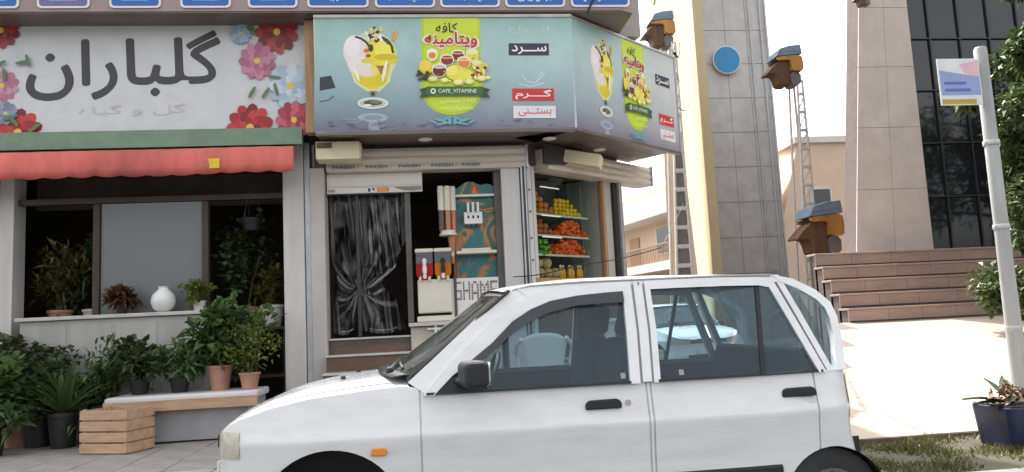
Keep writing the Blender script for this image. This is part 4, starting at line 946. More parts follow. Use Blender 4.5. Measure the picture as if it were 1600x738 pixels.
    bl(MB().grid([[(1.93 + .24 * v - OX - .03 * (y / .6) ** 2, y * (1 - .05 * v), 1.385 - .47 * v) for v in [k / 6 for k in range(7)]] for y in [-.57 + k * .095 for k in range(13)]]), 'rear_window', 'car_glass', smooth=2)
    bl(MB().grid([[(1.89 + dx - OX - .06 * (y / .6) ** 2, y, 1.394 - .02 * (y / .58) ** 4 + dz) for dx, dz in ((-.03, .004), (.05, -.004), (.09, -.03), (.02, -.04))] for y in [-.57 + k * .095 for k in range(13)]]), 'spoiler', 'car_white', smooth=2)
    bl(MB().grid([[(x - OX, y, .905) for x, y in ((2.0 + .2 * t * 0, yy), (2.22 - .12 * (yy / .7) ** 2, yy))] for yy in [-.68 + k * .0971 for k in range(15)] for t in (0,)]), 'rear_sill', 'car_white', smooth=2)
    # grille, bumper lip
    bl(BX(-1.068 - OX, -1.05 - OX, -.36, .36, .67, .73), 'grille', 'car_black'); bl(BX(-1.075 - OX, -1.066 - OX, -.34, .34, .695, .703), 'grille_bar', 'chrome')
    bl(BX(-1.098 - OX, -1.07 - OX, -.42, .42, .36, .46), 'air_intake', 'car_black'); bl(BX(-1.102 - OX, -1.096 - OX, -.25, .25, .48, .58), 'number_plate', 'lamp_white')
    # cabin
    bl(BX(-.05 - OX, 2.05 - OX, -.70, .70, .25, .30), 'floor_pan', 'car_cabin')
    bl(BX(-.22 - OX, .10 - OX, -.70, .70, .55, .955), 'dashboard', 'car_cabin', bevel=.04)
    bl(BX(1.98 - OX, 2.02 - OX, -.66, .66, .3, .91), 'boot_panel', 'car_cabin'); bl(BX(2.0 - OX, 2.12 - OX, -.55, .55, .875, .89), 'parcel_shelf', 'car_cabin')
    for s in (-1, 1):
        bl(MB().grid([[(x - OX, s * (halfw(x, .7) - .055), z) for z in (.3, .6, .89)] for x in (-.02, .3, .6, 1.0)]), 'door_lining', 'car_cabin')
        bl(MB().grid([[(x - OX, s * (halfw(x, .7) - .055), z) for z in (.3, .6, .89)] for x in (1.08, 1.4, 1.7, 1.95)]), 'door_lining', 'car_cabin')
        c = s * .36
        se = bl(BX(.42 - OX, .92 - OX, c - .25, c + .25, .42, .58), 'front_seat', 'car_seat', bevel=.05, seg=3)
        bl(MB().prism([(.84, .52), (.98, .55), (1.10, 1.08), (1.02, 1.12), (.95, 1.08)], lambda u, v, d: (u - OX, c + d, v), -.235, .235), 'seat_back', 'car_seat', se, bevel=.04, seg=3)
        bl(MB().prism([(1.01, 1.13), (1.10, 1.12), (1.13, 1.28), (1.06, 1.30)], lambda u, v, d: (u - OX, c + d, v), -.13, .13), 'head_rest', 'car_seat', se, bevel=.03, seg=3)
    rs_ = bl(BX(1.45 - OX, 1.85 - OX, -.62, .62, .40, .55), 'rear_seat', 'car_seat', bevel=.05, seg=3)
    bl(MB().prism([(1.78, .5), (1.95, .5), (2.02, 1.0), (1.92, 1.02)], lambda u, v, d: (u - OX, d, v), -.62, .62), 'rear_seat_back', 'car_seat', rs_, bevel=.04, seg=3)
    st = [(.30 + .06 * math.sin(t) - OX, -.36 + .17 * math.cos(t), .90 + .16 * math.sin(t)) for t in [2 * math.pi * k / 20 for k in range(21)]]
    sw = bl(MB().tube(st, .014, 6), 'steering_wheel', 'car_black', smooth=True); bl(MB().tube([(.10 - OX, -.36, .85), (.30 - OX, -.36, .90)], .03, 8), 'steering_column', 'car_black', sw); bl(MB().tube([(.30 - OX, -.52, .90), (.30 - OX, -.20, .90)], .012, 6), 'wheel_spoke', 'car_black', sw)
    return T
CAR = make_car('passing_car', (OX, 4.44, 0), 0, 'white hatchback with black mirror and door handles in the foreground')
c2 = copy_tree(CAR); c2.name = 'parked_car'; c2.location = (5.0, 15.6, 0); c2.rotation_euler = (0, 0, R(96)); tag(c2, 'white car standing in the side street, seen through the rear door window', 'car', 'white cars')

# ------------------------------------------------------------------ flower shop
mat('sign_white', (.62, .63, .64), .35, .04, 2); mat('green_strip', '#6f8a74', .5, .15); mat('red_cloth', '#cf6a60', .75, .32, 2.2, .2, streak=(1, 1, .3)); mat('shop_wood', (.055, .035, .025), .5, .3, 5, streak=True)
mat('pot_black', (.018, .018, .019), .5, .2); mat('pot_terracotta', (.42, .22, .15), .7, .2, 8, .1); mat('pot_white', (.62, .60, .58), .5, .1); mat('soil', (.03, .022, .016), .9, .3)
mat('crate_wood', (.46, .30, .19), .7, .25, 5, .15, streak=(.6, 4, 4)); mat('cloth_white', (.62, .61, .64), .7, .08, 4); mat('bench_grey', (.33, .33, .34), .6, .12); mat('stem', (.10, .08, .045), .8, .3)
mat('counter_white', (.40, .39, .375), .5, .2, 3, streak=True)
FS = thing('shop_sign', (-2.7, 8.25, 3.37), 'white flower shop sign with dark lettering and red and pink flowers', 'sign')
BX(-6.2, -1.08, 8.21, 8.30, 3.375, 4.535).build('panel', 'sign_white', FS)
BX(-6.2, -1.08, 8.19, 8.32, 4.538, 4.56).build('top_trim', 'nosing', FS)
def gx(px, py): return -4.31 + px * .00652 - (py - 40) * -.00002
def gz(px, py): return 4.54 + px * .00012 - (py - 40) * .0068 - (px / 490) * (py - 40) * .00034
p = Print(lambda u, v, d: (gx(u, v), 8.208 - d, gz(u, v)))
p.rect(-280, 26, 492, 214, (.62, .63, .645))
p.text('گلباران', 42, 56, 338, 158, '#3b3a3d', True, .02)
p.text('گل و گیاه', 120, 168, 285, 186, '#c2bdb9', True)
rf_ = random.Random(4)
def flower(x, y, r, cols, n=11):
    for ring, k in ((1., n), (.72, n - 2), (.45, n - 4)):
        for i in range(k):
            a = 2 * math.pi * i / k + ring * 2; c = cols[(i + int(ring * 9)) % len(cols)]
            p.ell(x + r * ring * .55 * math.cos(a), y + r * ring * .55 * math.sin(a), r * .42 * ring + 1, r * .24 * ring + 1, c, 10, rot=math.degrees(a))
    p.ell(x, y, r * .16, r * .16, '#e0c15a', 10)
for (x, y, r_, c) in ((30, 208, 38, ['#9c1f24', '#b52a2c', '#7f171d', '#c23a38']), (5, 135, 26, ['#b8788c', '#b06e86', '#c494a4']), (12, 178, 18, ['#7c889c', '#8c98aa', '#6e7c92']), (2, 48, 30, ['#8a2a2c', '#a13838', '#6e1d20']),
                      (385, 208, 38, ['#9c1f24', '#b52a2c', '#7f171d', '#c23a38']), (430, 60, 36, ['#8c2a2a', '#983634', '#782022', '#a44640']), (398, 105, 30, ['#b8708a', '#c0869c', '#a8627c']), (450, 145, 36, ['#b8cbd8', '#a5bccc', '#cad9e2']), (372, 62, 17, ['#9fb2c4', '#8ba0b6']), (455, 198, 30, ['#b03a50', '#9c2a40', '#c75a6c'])):
    flower(x, y, r_, c)
for k in range(14): x, y = rf_.choice([(40, 190), (20, 110), (410, 150), (440, 190), (400, 60)]); p.ell(x + rf_.uniform(-25, 25), y + rf_.uniform(-20, 20), 11, 3, '#587a52', 8, rot=rf_.random() * 180)
p.build('sign_print', 'print', FS)
BX(-6.2, -1.25, 8.10, 8.20, 3.19, 3.37).build('green_strip', 'green_strip', B)
BX(-1.20, -1.09, 8.05, 8.205, 3.30, 4.52).build('sign_end_post', 'wood_tan', B)
# red awning valance with scallops
AW = thing('awning', (-2.8, 8.0, 2.86), 'faded red fabric awning valance above the flower shop opening', 'awning')
P = []
for i in range(161):
    x = -6.2 + 4.88 * i / 160; ph = (i % 8) / 8; sc = .018 * math.sin(math.pi * ph)
    yy = 8.0 + .016 * noise.noise(Vector((x * 2.1, 1, 0))) + .008 * math.sin(i * .7); dr = .025 * noise.noise(Vector((x * .9, 5, 0)))
    P.append([(x, 8.18, 3.185), (x, yy + .04, 3.15 + dr * .4), (x, yy, 3.11 + dr * .6), (x, yy - .004 + .010 * math.sin(i * .9), 2.96 + dr), (x, yy + .005 + .02 * noise.noise(Vector((x * 3, 9, 0))), 2.885 - sc + dr)])
MB().grid(P).build('valance', 'red_cloth', AW, smooth=2, solid=.004)
BX(-2.2, -2.06, 7.985, 7.99, 2.93, 3.03).build('yellow_patch', 'lemon', AW)
MB().tube([(-6.2, 8.06, 3.12), (-1.32, 8.06, 3.12)], .012, 8).build('rail', 'steel', AW, smooth=True)
# shop room
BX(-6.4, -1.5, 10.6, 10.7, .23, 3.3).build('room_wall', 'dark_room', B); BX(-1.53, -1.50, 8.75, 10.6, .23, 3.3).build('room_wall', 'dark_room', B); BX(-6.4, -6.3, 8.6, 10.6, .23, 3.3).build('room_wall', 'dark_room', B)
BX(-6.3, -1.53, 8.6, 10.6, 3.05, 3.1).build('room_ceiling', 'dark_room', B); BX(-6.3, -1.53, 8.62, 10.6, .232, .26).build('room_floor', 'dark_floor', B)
BX(-4.42, -4.28, 8.5, 8.75, .23, 3.0).build('pier', 'white_stone', B, bevel=.006)
BX(-6.3, -4.43, 8.5, 8.75, .23, 3.0).build('pier', 'pale_wall', B, bevel=.006)
BX(-4.27, -1.53, 8.95, 9.0, 2.70, 3.05).build('shop_transom', 'dark_room', B)
BX(-4.27, -1.53, 8.57, 8.65, 2.70, 2.76).build('shop_transom', 'shop_wood', B)
for x in (-3.52, -2.40): BX(x, x + .07, 8.57, 8.65, .26, 2.695).build('mullion', 'shop_wood', B, bevel=.005)
wd = BX(-3.445, -2.405, 8.60, 8.612, 1.50, 2.695).build('window_pane', 'hazy_glass', B)
BX(-3.445, -2.405, 8.58, 8.64, 1.40, 1.495).build('window_rail', 'shop_wood', B)
# plants
def leafmat(name, c, c2):
    m = bpy.data.materials.new(name); m.use_nodes = True; n, l = m.node_tree.nodes, m.node_tree.links; b = n['Principled BSDF']; b.inputs['Roughness'].default_value = .5
    ge = n.new('ShaderNodeNewGeometry'); cr_ = n.new('ShaderNodeValToRGB'); cr_.color_ramp.elements[0].color = c + (1,); cr_.color_ramp.elements[1].color = c2 + (1,)
    l.new(ge.outputs['Random Per Island'], cr_.inputs['Fac']); l.new(cr_.outputs['Color'], b.inputs['Base Color'])
    tr = n.new('ShaderNodeBsdfTranslucent'); l.new(cr_.outputs['Color'], tr.inputs['Color']); mx = n.new('ShaderNodeMixShader'); mx.inputs['Fac'].default_value = .25
    l.new(b.outputs[0], mx.inputs[1]); l.new(tr.outputs[0], mx.inputs[2]); l.new(mx.outputs[0], n['Material Output'].inputs['Surface']); MATS[name] = m
leafmat('leaf_mid', (.05, .10, .03), (.12, .19, .06)); leafmat('leaf_bright', (.08, .14, .025), (.20, .24, .05)); leafmat('leaf_deep', (.03, .055, .022), (.08, .12, .045)); leafmat('leaf_olive', (.05, .055, .015), (.13, .12, .03)); leafmat('petal_red', (.22, .012, .02), (.38, .03, .04)); leafmat('leaf_brown', (.07, .03, .015), (.14, .07, .03)); leafmat('leaf_tree', (.025, .05, .012), (.085, .12, .03))
def leaf(mb, base, d, ln, wd, bend=.3, rnd=random):
    d = Vector(d).normalized(); sd = d.cross(Vector((rnd.uniform(-.4, .4), rnd.uniform(-.4, .4), 1))); sd = sd.normalized() if sd.length > .01 else Vector((1, 0, 0)); up = sd.cross(d)
    b = Vector(base); m_ = b + d * ln * .5 + up * ln * bend * .25; t = b + d * ln - Vector((0, 0, ln * bend))
    mb.add([b, m_ + sd * wd, t, m_ - sd * wd], [(0, 1, 2, 3)])
def bush(mb, c, rx, ry, rz, n, ln, wd, rnd):
    clumps = [(Vector((rnd.gauss(0, .5) * rx, rnd.gauss(0, .5) * ry, rnd.gauss(0, .45) * rz)), rnd.uniform(.25, .5)) for _ in range(max(4, n // 45))]
    for k in range(n):
        cc, r_ = rnd.choice(clumps); q = Vector((rnd.gauss(0, 1), rnd.gauss(0, 1), rnd.gauss(0, 1))); q = q.normalized() * r_ * rnd.uniform(.5, 1.)
        p_ = Vector(c) + cc + Vector((q.x * rx, q.y * ry, q.z * rz)); d = q + Vector((rnd.uniform(-.5, .5), rnd.uniform(-.5, .5), rnd.uniform(-.1, .7)))
        leaf(mb, p_, d, ln * rnd.uniform(.6, 1.3), wd * rnd.uniform(.7, 1.2), rnd.uniform(.0, .5), rnd)
def pot(t, x, y, z, r, h, m):
    o = MB().lathe([(r * .7, z), (r * .95, z + h * .88), (r * 1.04, z + h * .88), (r * 1.04, z + h), (r * .93, z + h), (r * .9, z + h * .93)], (x, y, 0), 18).build('pot', m, t, smooth=True)
    MB().lathe([(r * .9, z + h * .90), (r * .5, z + h * .93)], (x, y, 0), 14).build('soil', 'soil', o)
def plant(name, x, y, z, pr_, ph, pm, kind, w_, h, lm, label, seed, group='plants of the flower shop', flowers=None):
    rnd = random.Random(seed); t = thing(name, (x, y, z), label, 'plant', group); pot(t, x, y, z, pr_, ph, pm); zt = z + ph * .9
    mb = MB(); st = MB()
    if kind == 'spiky':
        for k in range(90):
            a = rnd.random() * 6.28; el = rnd.uniform(.5, 1.45); ln = h * rnd.uniform(.6, 1.05); d = Vector((math.cos(a) * math.cos(el), math.sin(a) * math.cos(el), math.sin(el)))
            sd = d.cross(Vector((0, 0, 1))).normalized() * .016 * rnd.uniform(.7, 1.4); b = Vector((x + rnd.uniform(-.03, .03), y + rnd.uniform(-.03, .03), zt)); prev = None; vs_ = []
            for i in range(5):
                q = i / 4; c = b + d * ln * q + Vector((math.cos(a), math.sin(a), 0)) * w_ * .35 * q * q - Vector((0, 0, ln * .18 * q ** 3)); ww = sd * (1 - q ** 2) * (1.5 if i else .8); vs_ += [c - ww, c + ww]
            mb.add(vs_, [(2 * i, 2 * i + 1, 2 * i + 3, 2 * i + 2) for i in range(4)])
    else:
        for k in range(5):
            a = rnd.random() * 6.28; e = (x + math.cos(a) * w_ * .25, y + math.sin(a) * w_ * .25, zt + h * .6); st.tube([(x, y, zt - .02), (x + math.cos(a) * w_ * .1, y + math.sin(a) * w_ * .1, zt + h * .3), e], [.009, .007, .004], 5)
        bush(mb, (x, y, zt + h * .52), w_ * .5, w_ * .42, h * .52, 900 if h > .5 else 600, .095 * rnd.choice((.7, 1., 1.35)) if kind != 'fine' else .055, .026 * rnd.choice((.6, 1., 1.5)) if kind != 'fine' else .015, rnd)
        st.build('stem', 'stem', t, smooth=True)
    mb.build('foliage', lm, t)
    if flowers:
        fb = MB()
        for k in range(70):
            a = rnd.random() * 6.28; r_ = rnd.random() ** .5 * w_ * .5; c = Vector((x + math.cos(a) * r_, y + math.sin(a) * r_ * .8, zt + h * rnd.uniform(.45, 1.05)))
            for i in range(5): leaf(fb, c, (math.cos(i * 1.257), math.sin(i * 1.257), .5), .035, .014, .1, rnd)
        fb.build('blossom', flowers, t)
plant('potted_plant', -3.47, 7.85, .252, .14, .33, 'pot_black', 'spiky', .55, .70, 'leaf_mid', 'tall spiky green plant in a black pot left of the wooden crate', 1)
plant('potted_plant', -3.95, 7.55, .252, .13, .30, 'pot_black', 'bush', .42, .62, 'leaf_mid', 'leafy plant in a black pot at the left edge', 2)
plant('potted_plant', -4.05, 8.25, .252, .17, .46, 'pot_terracotta', 'bush', .55, .55, 'leaf_deep', 'red flowering plant behind the black pots', 3, flowers='petal_red')
plant('potted_plant', -3.78, 8.05, .252, .16, .40, 'pot_black', 'bush', .62, .62, 'leaf_deep', 'bushy dark plant behind the spiky plant, in front of the white counter', 31)
plant('potted_plant', -3.20, 8.12, .252, .15, .36, 'pot_black', 'bush', .58, .60, 'leaf_mid', 'bushy green plant between the spiky plant and the bench', 32)
plant('potted_plant', -4.25, 7.95, .252, .15, .42, 'pot_black', 'bush', .5, .8, 'leaf_mid', 'tall leafy plant at the far left edge beside the pier', 33)
# bench with white top, crate, counter
BN = thing('display_bench', (-2.4, 7.75, .25), 'low grey bench with a white cloth top outside the flower shop', 'bench')
BX(-3.0, -1.62, 7.58, 8.12, .63, .70).build('top', 'cloth_white', BN, bevel=.02); BX(-3.0, -1.62, 7.56, 7.58, .56, .66).build('edge_board', 'crate_wood', BN, bevel=.004)
for x in (-2.97, -1.72): BX(x, x + .07, 7.62, 8.08, .25, .628).build('leg', 'bench_grey', BN)
BX(-2.89, -1.73, 7.66, 7.68, .27, .61).build('front_panel', 'bench_grey', BN)
cr_rot = R(-22)
CRT = thing('wooden_crate', (-2.78, 7.33, .252), 'slatted wooden crate standing on the pavement in front of the bench', 'crate', None, cr_rot)
for k in range(4):
    z = .01 + k * .095
    for (x0, x1, y0, y1) in ((-.25, .25, -.17, -.155), (-.25, .25, .155, .17), (-.25, -.235, -.154, .154), (.235, .25, -.154, .154)): BX(x0, x1, y0, y1, z, z + .08).build('slat', 'crate_wood', CRT, world=False, bevel=.003)
for (x, y) in ((-.22, -.14), (.22, -.14), (-.22, .14), (.22, .14)): BX(x - .014, x + .014, y - .014, y + .014, 0, .385).build('corner_post', 'crate_wood', CRT, world=False)
BX(-.234, .234, -.154, .154, .0, .012).build('bottom', 'crate_wood', CRT, world=False)
CT = thing('shop_counter', (-3.3, 8.4, .25), 'white counter standing in the flower shop opening behind the plants', 'counter')
BX(-4.1, -2.30, 8.30, 8.50, .25, 1.46).build('front', 'counter_white', CT, bevel=.01); BX(-4.13, -2.27, 8.26, 8.54, 1.462, 1.50).build('top', 'nosing', CT, bevel=.006)
for k in range(4): BX(-4.05 + k * .44, -3.65 + k * .44, 8.292, 8.30, .32, 1.40).build('panel', 'counter_white', CT, bevel=.004)
plant('potted_plant', -2.80, 7.92, .701, .10, .14, 'pot_black', 'bush', .50, .34, 'leaf_deep', 'low dark green plant at the left end of the white bench', 4)
plant('potted_plant', -2.42, 7.90, .701, .10, .14, 'pot_black', 'bush', .48, .32, 'leaf_mid', 'low green plant on the bench, left of the terracotta pot', 5)
plant('potted_plant', -2.05, 7.92, .701, .12, .24, 'pot_terracotta', 'bush', .52, .58, 'leaf_mid', 'green bushy plant in a terracotta pot on the white bench', 6)
plant('potted_plant', -1.74, 7.80, .701, .10, .16, 'pot_terracotta', 'fine', .50, .58, 'leaf_bright', 'bright yellow green bush at the right end of the bench', 7)
plant('potted_plant', -2.38, 8.40, 1.501, .07, .10, 'pot_white', 'fine', .34, .22, 'leaf_bright', 'small pale green plant on the right end of the white counter', 8)
plant('potted_plant', -3.15, 8.40, 1.501, .06, .10, 'pot_black', 'bush', .16, .14, 'leaf_brown', 'small brownish plant in the middle of the white counter', 9)
for i, (x, y, z, w_, h, lm, lb) in enumerate(((-4.0, 8.95, 1.35, .55, .7, 'leaf_olive', 'olive green plant inside the left window of the flower shop'), (-3.68, 9.05, 1.35, .45, .9, 'leaf_deep', 'dark plant inside the flower shop, left of the grey pane'), (-2.02, 9.0, 1.30, .62, 1.0, 'leaf_deep', 'large dark plant inside the flower shop, right of the grey pane'), (-1.72, 8.85, 1.30, .30, .4, 'leaf_olive', 'small plant inside the flower shop beside the white pilaster'))):
    plant('potted_plant', x, y, z, .13, .24, 'pot_white' if i % 2 else 'pot_terracotta', 'bush', w_, h, lm, lb, 20 + i)
SHF = thing('plant_rack', (-3.0, 8.95, .26), 'dark wooden rack holding the plants inside the flower shop', 'rack')
for (x0, x1) in ((-4.25, -3.5), (-2.33, -1.56)):
    BX(x0, x1, 8.78, 9.25, 1.27, 1.298).build('board', 'shop_wood', SHF); BX(x0, x1, 8.78, 9.25, .75, .778).build('board', 'shop_wood', SHF)
    for x in (x0, x1 - .04): BX(x, x + .04, 8.80, 8.84, .26, 1.27).build('post', 'shop_wood', SHF); BX(x, x + .04, 9.2, 9.24, .26, 1.27).build('post', 'shop_wood', SHF)
BX(-4.25, -3.5, 8.78, 9.25, 1.299, 1.348).build('riser', 'shop_wood', SHF)
HB = thing('hanging_pot', (-2.1, 8.8, 2.45), 'black hanging pot under the flower shop transom, right of the grey pane', 'pot')
MB().lathe([(.09, 2.38), (.13, 2.52), (.12, 2.52)], (-1.93, 8.82, 0), 16).build('bowl', 'pot_black', HB, smooth=True)
for a in (0, 2.1, 4.2): MB().tube([(-1.93 + .12 * math.cos(a), 8.82 + .12 * math.sin(a), 2.52), (-1.93, 8.82, 2.95)], .003, 4).build('chain', 'steel', HB)
VS = thing('bright_spot_vase', (-2.74, 8.40, 1.501), 'round white vase added on the counter for the bright spot on the grey pane', 'vase')  # white vase added to stand in for the bright reflection on the pane
MB().lathe([(.05, 1.502), (.10, 1.54), (.125, 1.61), (.11, 1.68), (.06, 1.73), (.045, 1.75), (.055, 1.77)], (-2.74, 8.40, 0), 22).build('body', 'lamp_white', VS, smooth=True)
# ------------------------------------------------------------------ chair and stool outside the cafe
def chair(x, y, z, rz):
    t = thing('garden_chair', (x, y, z), 'white plastic garden chair seen through the front door window', 'chair', None, rz)
    P = []
    for i in range(13):                                   # back shell: rounded top, waisted
        u = -1 + 2 * i / 12; row = []
        for j in range(11):
            v = j / 10; w_ = .165 + .065 * v; zt = .44 + .41 * v * (1 - .12 * u * u * u * u) - .03 * u * u * v
            row.append((u * w_, .20 + .09 * v - .05 * u * u, zt))
        P.append(row)
    MB().grid(P).build('backrest', 'white_plastic', t, world=False, smooth=2, solid=.012)
    MB().grid([[(u * .22, v, .43 - .02 * math.cos(u * 1.5) * math.sin((v + .24) * 6)) for v in [-.24 + k * .045 for k in range(11)]] for u in [-1 + k / 5 for k in range(11)]]).build('seat', 'white_plastic', t, world=False, smooth=2, solid=.014)
    for s in (-1, 1):
        MB().tube([(s * .22, .27, .80), (s * .27, .20, .74), (s * .285, .05, .67), (s * .285, -.15, .655), (s * .28, -.22, .62), (s * .275, -.235, .50)], [.02, .022, .022, .022, .02, .02], 8).build('armrest', 'white_plastic', t, world=False, smooth=True)
        MB().tube([(s * .22, -.22, .43), (s * .275, -.25, .0)], [.026, .02], 8).build('leg', 'white_plastic', t, world=False, smooth=True); MB().tube([(s * .20, .2, .44), (s * .255, .29, .0)], [.026, .02], 8).build('leg', 'white_plastic', t, world=False, smooth=True)
chair(1.15, 7.75, .252, R(172))
ST = thing('pedestal_stool', (1.98, 8.0, .80), 'white flared pedestal stool on the stone plinth beside the window', 'stool')
sx, sy = STOOL
ST.location = (sx, sy, .80)
MB().lathe([(.13, .801), (.125, .815), (.06, .84), (.042, .88), (.045, .95), (.065, 1.05), (.10, 1.13), (.13, 1.17), (.14, 1.175)], (sx, sy, 0), 24).build('pedestal', 'white_plastic', ST, smooth=True)
MB().lathe([(.17, 1.176), (.185, 1.182), (.185, 1.20), (.17, 1.208)], (sx, sy, 0), 28).build('top', 'white_plastic', ST, smooth=True)

# ------------------------------------------------------------------ right: forecourt, steps, stone pier and glass building
mat('forecourt_stone', (.33, .275, .225), .75, .08, 3, .15, bscale=40); mat('step_stone', (.34, .245, .205), .65, .18, 4, .1, streak=(.4, 2, 2)); mat('step_joint', (.12, .09, .08), .8, .2); mat('pier_stone', (.56, .485, .44), .7, .1, 2.5, .1); mat('mullion_dark', (.02, .02, .022), .4, .2)
m = mat('dark_pane', (.012, .013, .016), .06, .3, 2, spec=.6)
mat('grass_soil', (.05, .045, .025), .9, .3); mat('pole_grey', (.33, .335, .33), .55, .3, 5, .2, metal=.1, streak=True)
FC = [(3.3, 6.12), (12.5, 6.12), (12.5, 11.6), (6.45, 11.6)]
def fz_(x, y): return .12 + (y - 6.12) / 5.48 * .83
mbf = MB(); n = len(FC)
mbf.add([(x, y, fz_(x, y)) for x, y in FC] + [(x, y, -.02) for x, y in FC], [(0, 1, 2, 3)] + [(i, i + n, (i + 1) % n + n, (i + 1) % n) for i in range(n)])
fo = tag(mbf.build('forecourt', 'step_joint'), kind='structure')
# sloping paving slabs of the forecourt
for j in range(9):
    y0, y1 = 6.13 + j * .607, 6.13 + (j + 1) * .607 - .008
    k = 0; x = 3.32
    while x < 10.4:
        x1 = x + .78; xl0 = 3.32 + (y0 - 6.12) / 5.48 * 3.15; xl1 = 3.32 + (y1 - 6.12) / 5.48 * 3.15
        a0, a1 = max(x, xl0), max(x, xl1)
        if min(x1 - a0, x1 - a1) > .02:
            q = [(a0, y0), (x1 - .008, y0), (x1 - .008, y1), (a1, y1)]; h = .006 + random.uniform(0, .003)
            MB().add([(u, v, fz_(u, v) - .01) for u, v in q] + [(u, v, fz_(u, v) + h) for u, v in q], [(3, 2, 1, 0), (4, 5, 6, 7), (0, 1, 5, 4), (1, 2, 6, 5), (2, 3, 7, 6), (3, 0, 4, 7)]).build('paving_slab', 'forecourt_stone', fo)
        x = x1
SP = tag(MB().prism([(6.6, 12.62), (14, 12.62), (18, 24), (13, 24)], lambda u, v, d: (u, v, d), .0, 2.13).build('terrace', 'step_stone'), kind='structure')
for k in range(5):
    z1 = .94 + (k + 1) * .238; y0 = 11.55 + k * .22
    st = BX(6.62, 12.5, y0 + .02, y0 + .30 if k < 4 else 12.61, .3, z1 - .035).build('step', 'step_joint', SP)
    x = 6.60
    while x < 12.4:
        x1 = min(12.5, x + random.uniform(.55, .75)); BX(x, x1 - .006, y0 - .015, y0 + .30, z1 - .034, z1).build('tread', 'step_stone', st, bevel=.004, seg=1); BX(x, x1 - .006, y0, y0 + .018, z1 - .20, z1 - .036).build('riser', 'step_stone', st); x = x1
GB = thing('glass_building', (10, 13, 2.13), 'modern building with dark glass front and slanted stone pier above the steps', 'building')
pi = MB().prism([(7.62, 2.13), (9.10, 2.13), (9.10, 9.0), (8.40, 9.0)], lambda u, v, d: (u, d, v), 12.9, 13.29).build('stone_pier', 'step_joint', GB)
for r_ in range(6):
    z0, z1 = 2.14 + r_ * 1.14, 2.14 + (r_ + 1) * 1.14 - .006
    xl = lambda z: 7.62 + (z - 2.13) / 6.87 * .78
    for c in range(2):
        a = lambda z: xl(z) + (9.10 - xl(z)) * c / 2; b = lambda z: xl(z) + (9.10 - xl(z)) * (c + 1) / 2 - .005
        MB().prism([(a(z0), z0), (b(z0), z0), (b(z1), z1), (a(z1), z1)], lambda u, v, d: (u, d, v), 12.87, 12.899).build('stone_panel', 'pier_stone', pi, bevel=.003, seg=1)
MB().prism([(9.11, 13.3), (16, 13.3), (18, 24), (17.2, 24)], lambda u, v, d: (u, v, d), 2.13, 9.5).build('core', 'mullion_dark', GB)
for i in range(6):
    for j in range(7):
        x0, z0 = 9.13 + i * .62, 2.16 + j * 1.02
        BX(x0, x0 + .58, 13.24, 13.26, z0, z0 + .97).build('pane', 'dark_pane', GB)
for i in range(7): BX(9.10 + i * .62 - .015 + .005, 9.10 + i * .62 + .022, 13.2, 13.3, 2.13, 9.4).build('mullion', 'mullion_dark', GB)
for j in range(8): BX(9.13, 12.85, 13.205, 13.295, 2.13 + j * 1.02, 2.157 + j * 1.02).build('mullion', 'mullion_dark', GB)
# street pole with its sign
PO = thing('street_pole', (5.69, 7.0, .2), 'grey metal pole carrying the small printed sign', 'pole')
MB().lathe([(.13, .25), (.13, .31), (.078, .33), (.068, 1.5), (.062, 3.75), (.05, 3.77)], (5.69, 7.0, 0), 18).build('shaft', 'pole_grey', PO, smooth=True)
for z in (.9, 1.9, 2.75): MB().lathe([(.074, z), (.077, z + .01), (.077, z + .04), (.074, z + .05)], (5.69, 7.0, 0), 18).build('band', 'galvanised', PO, smooth=True)
SGN = thing('pole_sign', (5.4, 6.98, 3.15), 'small white and blue sign with yellow edge fixed to the grey pole', 'sign')
BX(5.17, 5.62, 6.955, 6.97, 3.16, 3.64).build('panel', 'plate_white', SGN, bevel=.004)
p = Print(lambda u, v, d: (u, 6.955 - d, v))
p.rect(5.18, 3.165, 5.61, 3.635, '#d8d8dc').poly([(5.18, 3.26), (5.61, 3.26), (5.61, 3.45), (5.18, 3.52)], '#8f9ecb').poly([(5.46, 3.47), (5.61, 3.45), (5.61, 3.62), (5.40, 3.58)], '#d9b3bd').rect(5.18, 3.17, 5.55, 3.22, '#b59a3a').rect(5.22, 3.30, 5.50, 3.33, '#5a6cb0').rect(5.22, 3.37, 5.46, 3.40, '#5a6cb0')
p.build('sign_print', 'print_matt', SGN)
for z in (3.25, 3.55): MB().tube([(5.5, 6.975, z), (5.64, 6.985, z)], .012, 6).build('clamp', 'steel', SGN)
# grass verge with kerb
BX(3.0, 9.0, 4.72, 6.11, -.01, .09).build('verge', 'grass_soil')['kind'] = 'structure'
bpy.data.objects['verge']['kind'] = 'structure'
for i in range(8): BX(3.0 + i * .75, 3.74 + i * .75, 4.60, 4.715, -.01, .13).build('kerb_stone', 'kerb', bpy.data.objects['verge'], bevel=.01)
gm = MB(); rg = random.Random(8)
for k in range(16000):
    x, y = rg.uniform(3.05, 6.2), rg.uniform(4.74, 6.10)
    q = noise.noise(Vector((x * 2.2, y * 2.2, 3)))
    if q < rg.uniform(-.35, .2): continue
    h = rg.uniform(.015, .05) * (1 + q); a = rg.random() * 6.28; dx, dy = math.cos(a) * .006, math.sin(a) * .006; lx, ly = rg.uniform(-.04, .04), rg.uniform(-.04, .04)
    gm.add([(x - dx, y - dy, .088), (x + dx, y + dy, .088), (x + lx, y + ly, .09 + h)], [(0, 1, 2)])
tag(gm.build('grass', 'leaf_olive'), 'green grass strip along the kerb at the right', 'grass', kind='stuff')
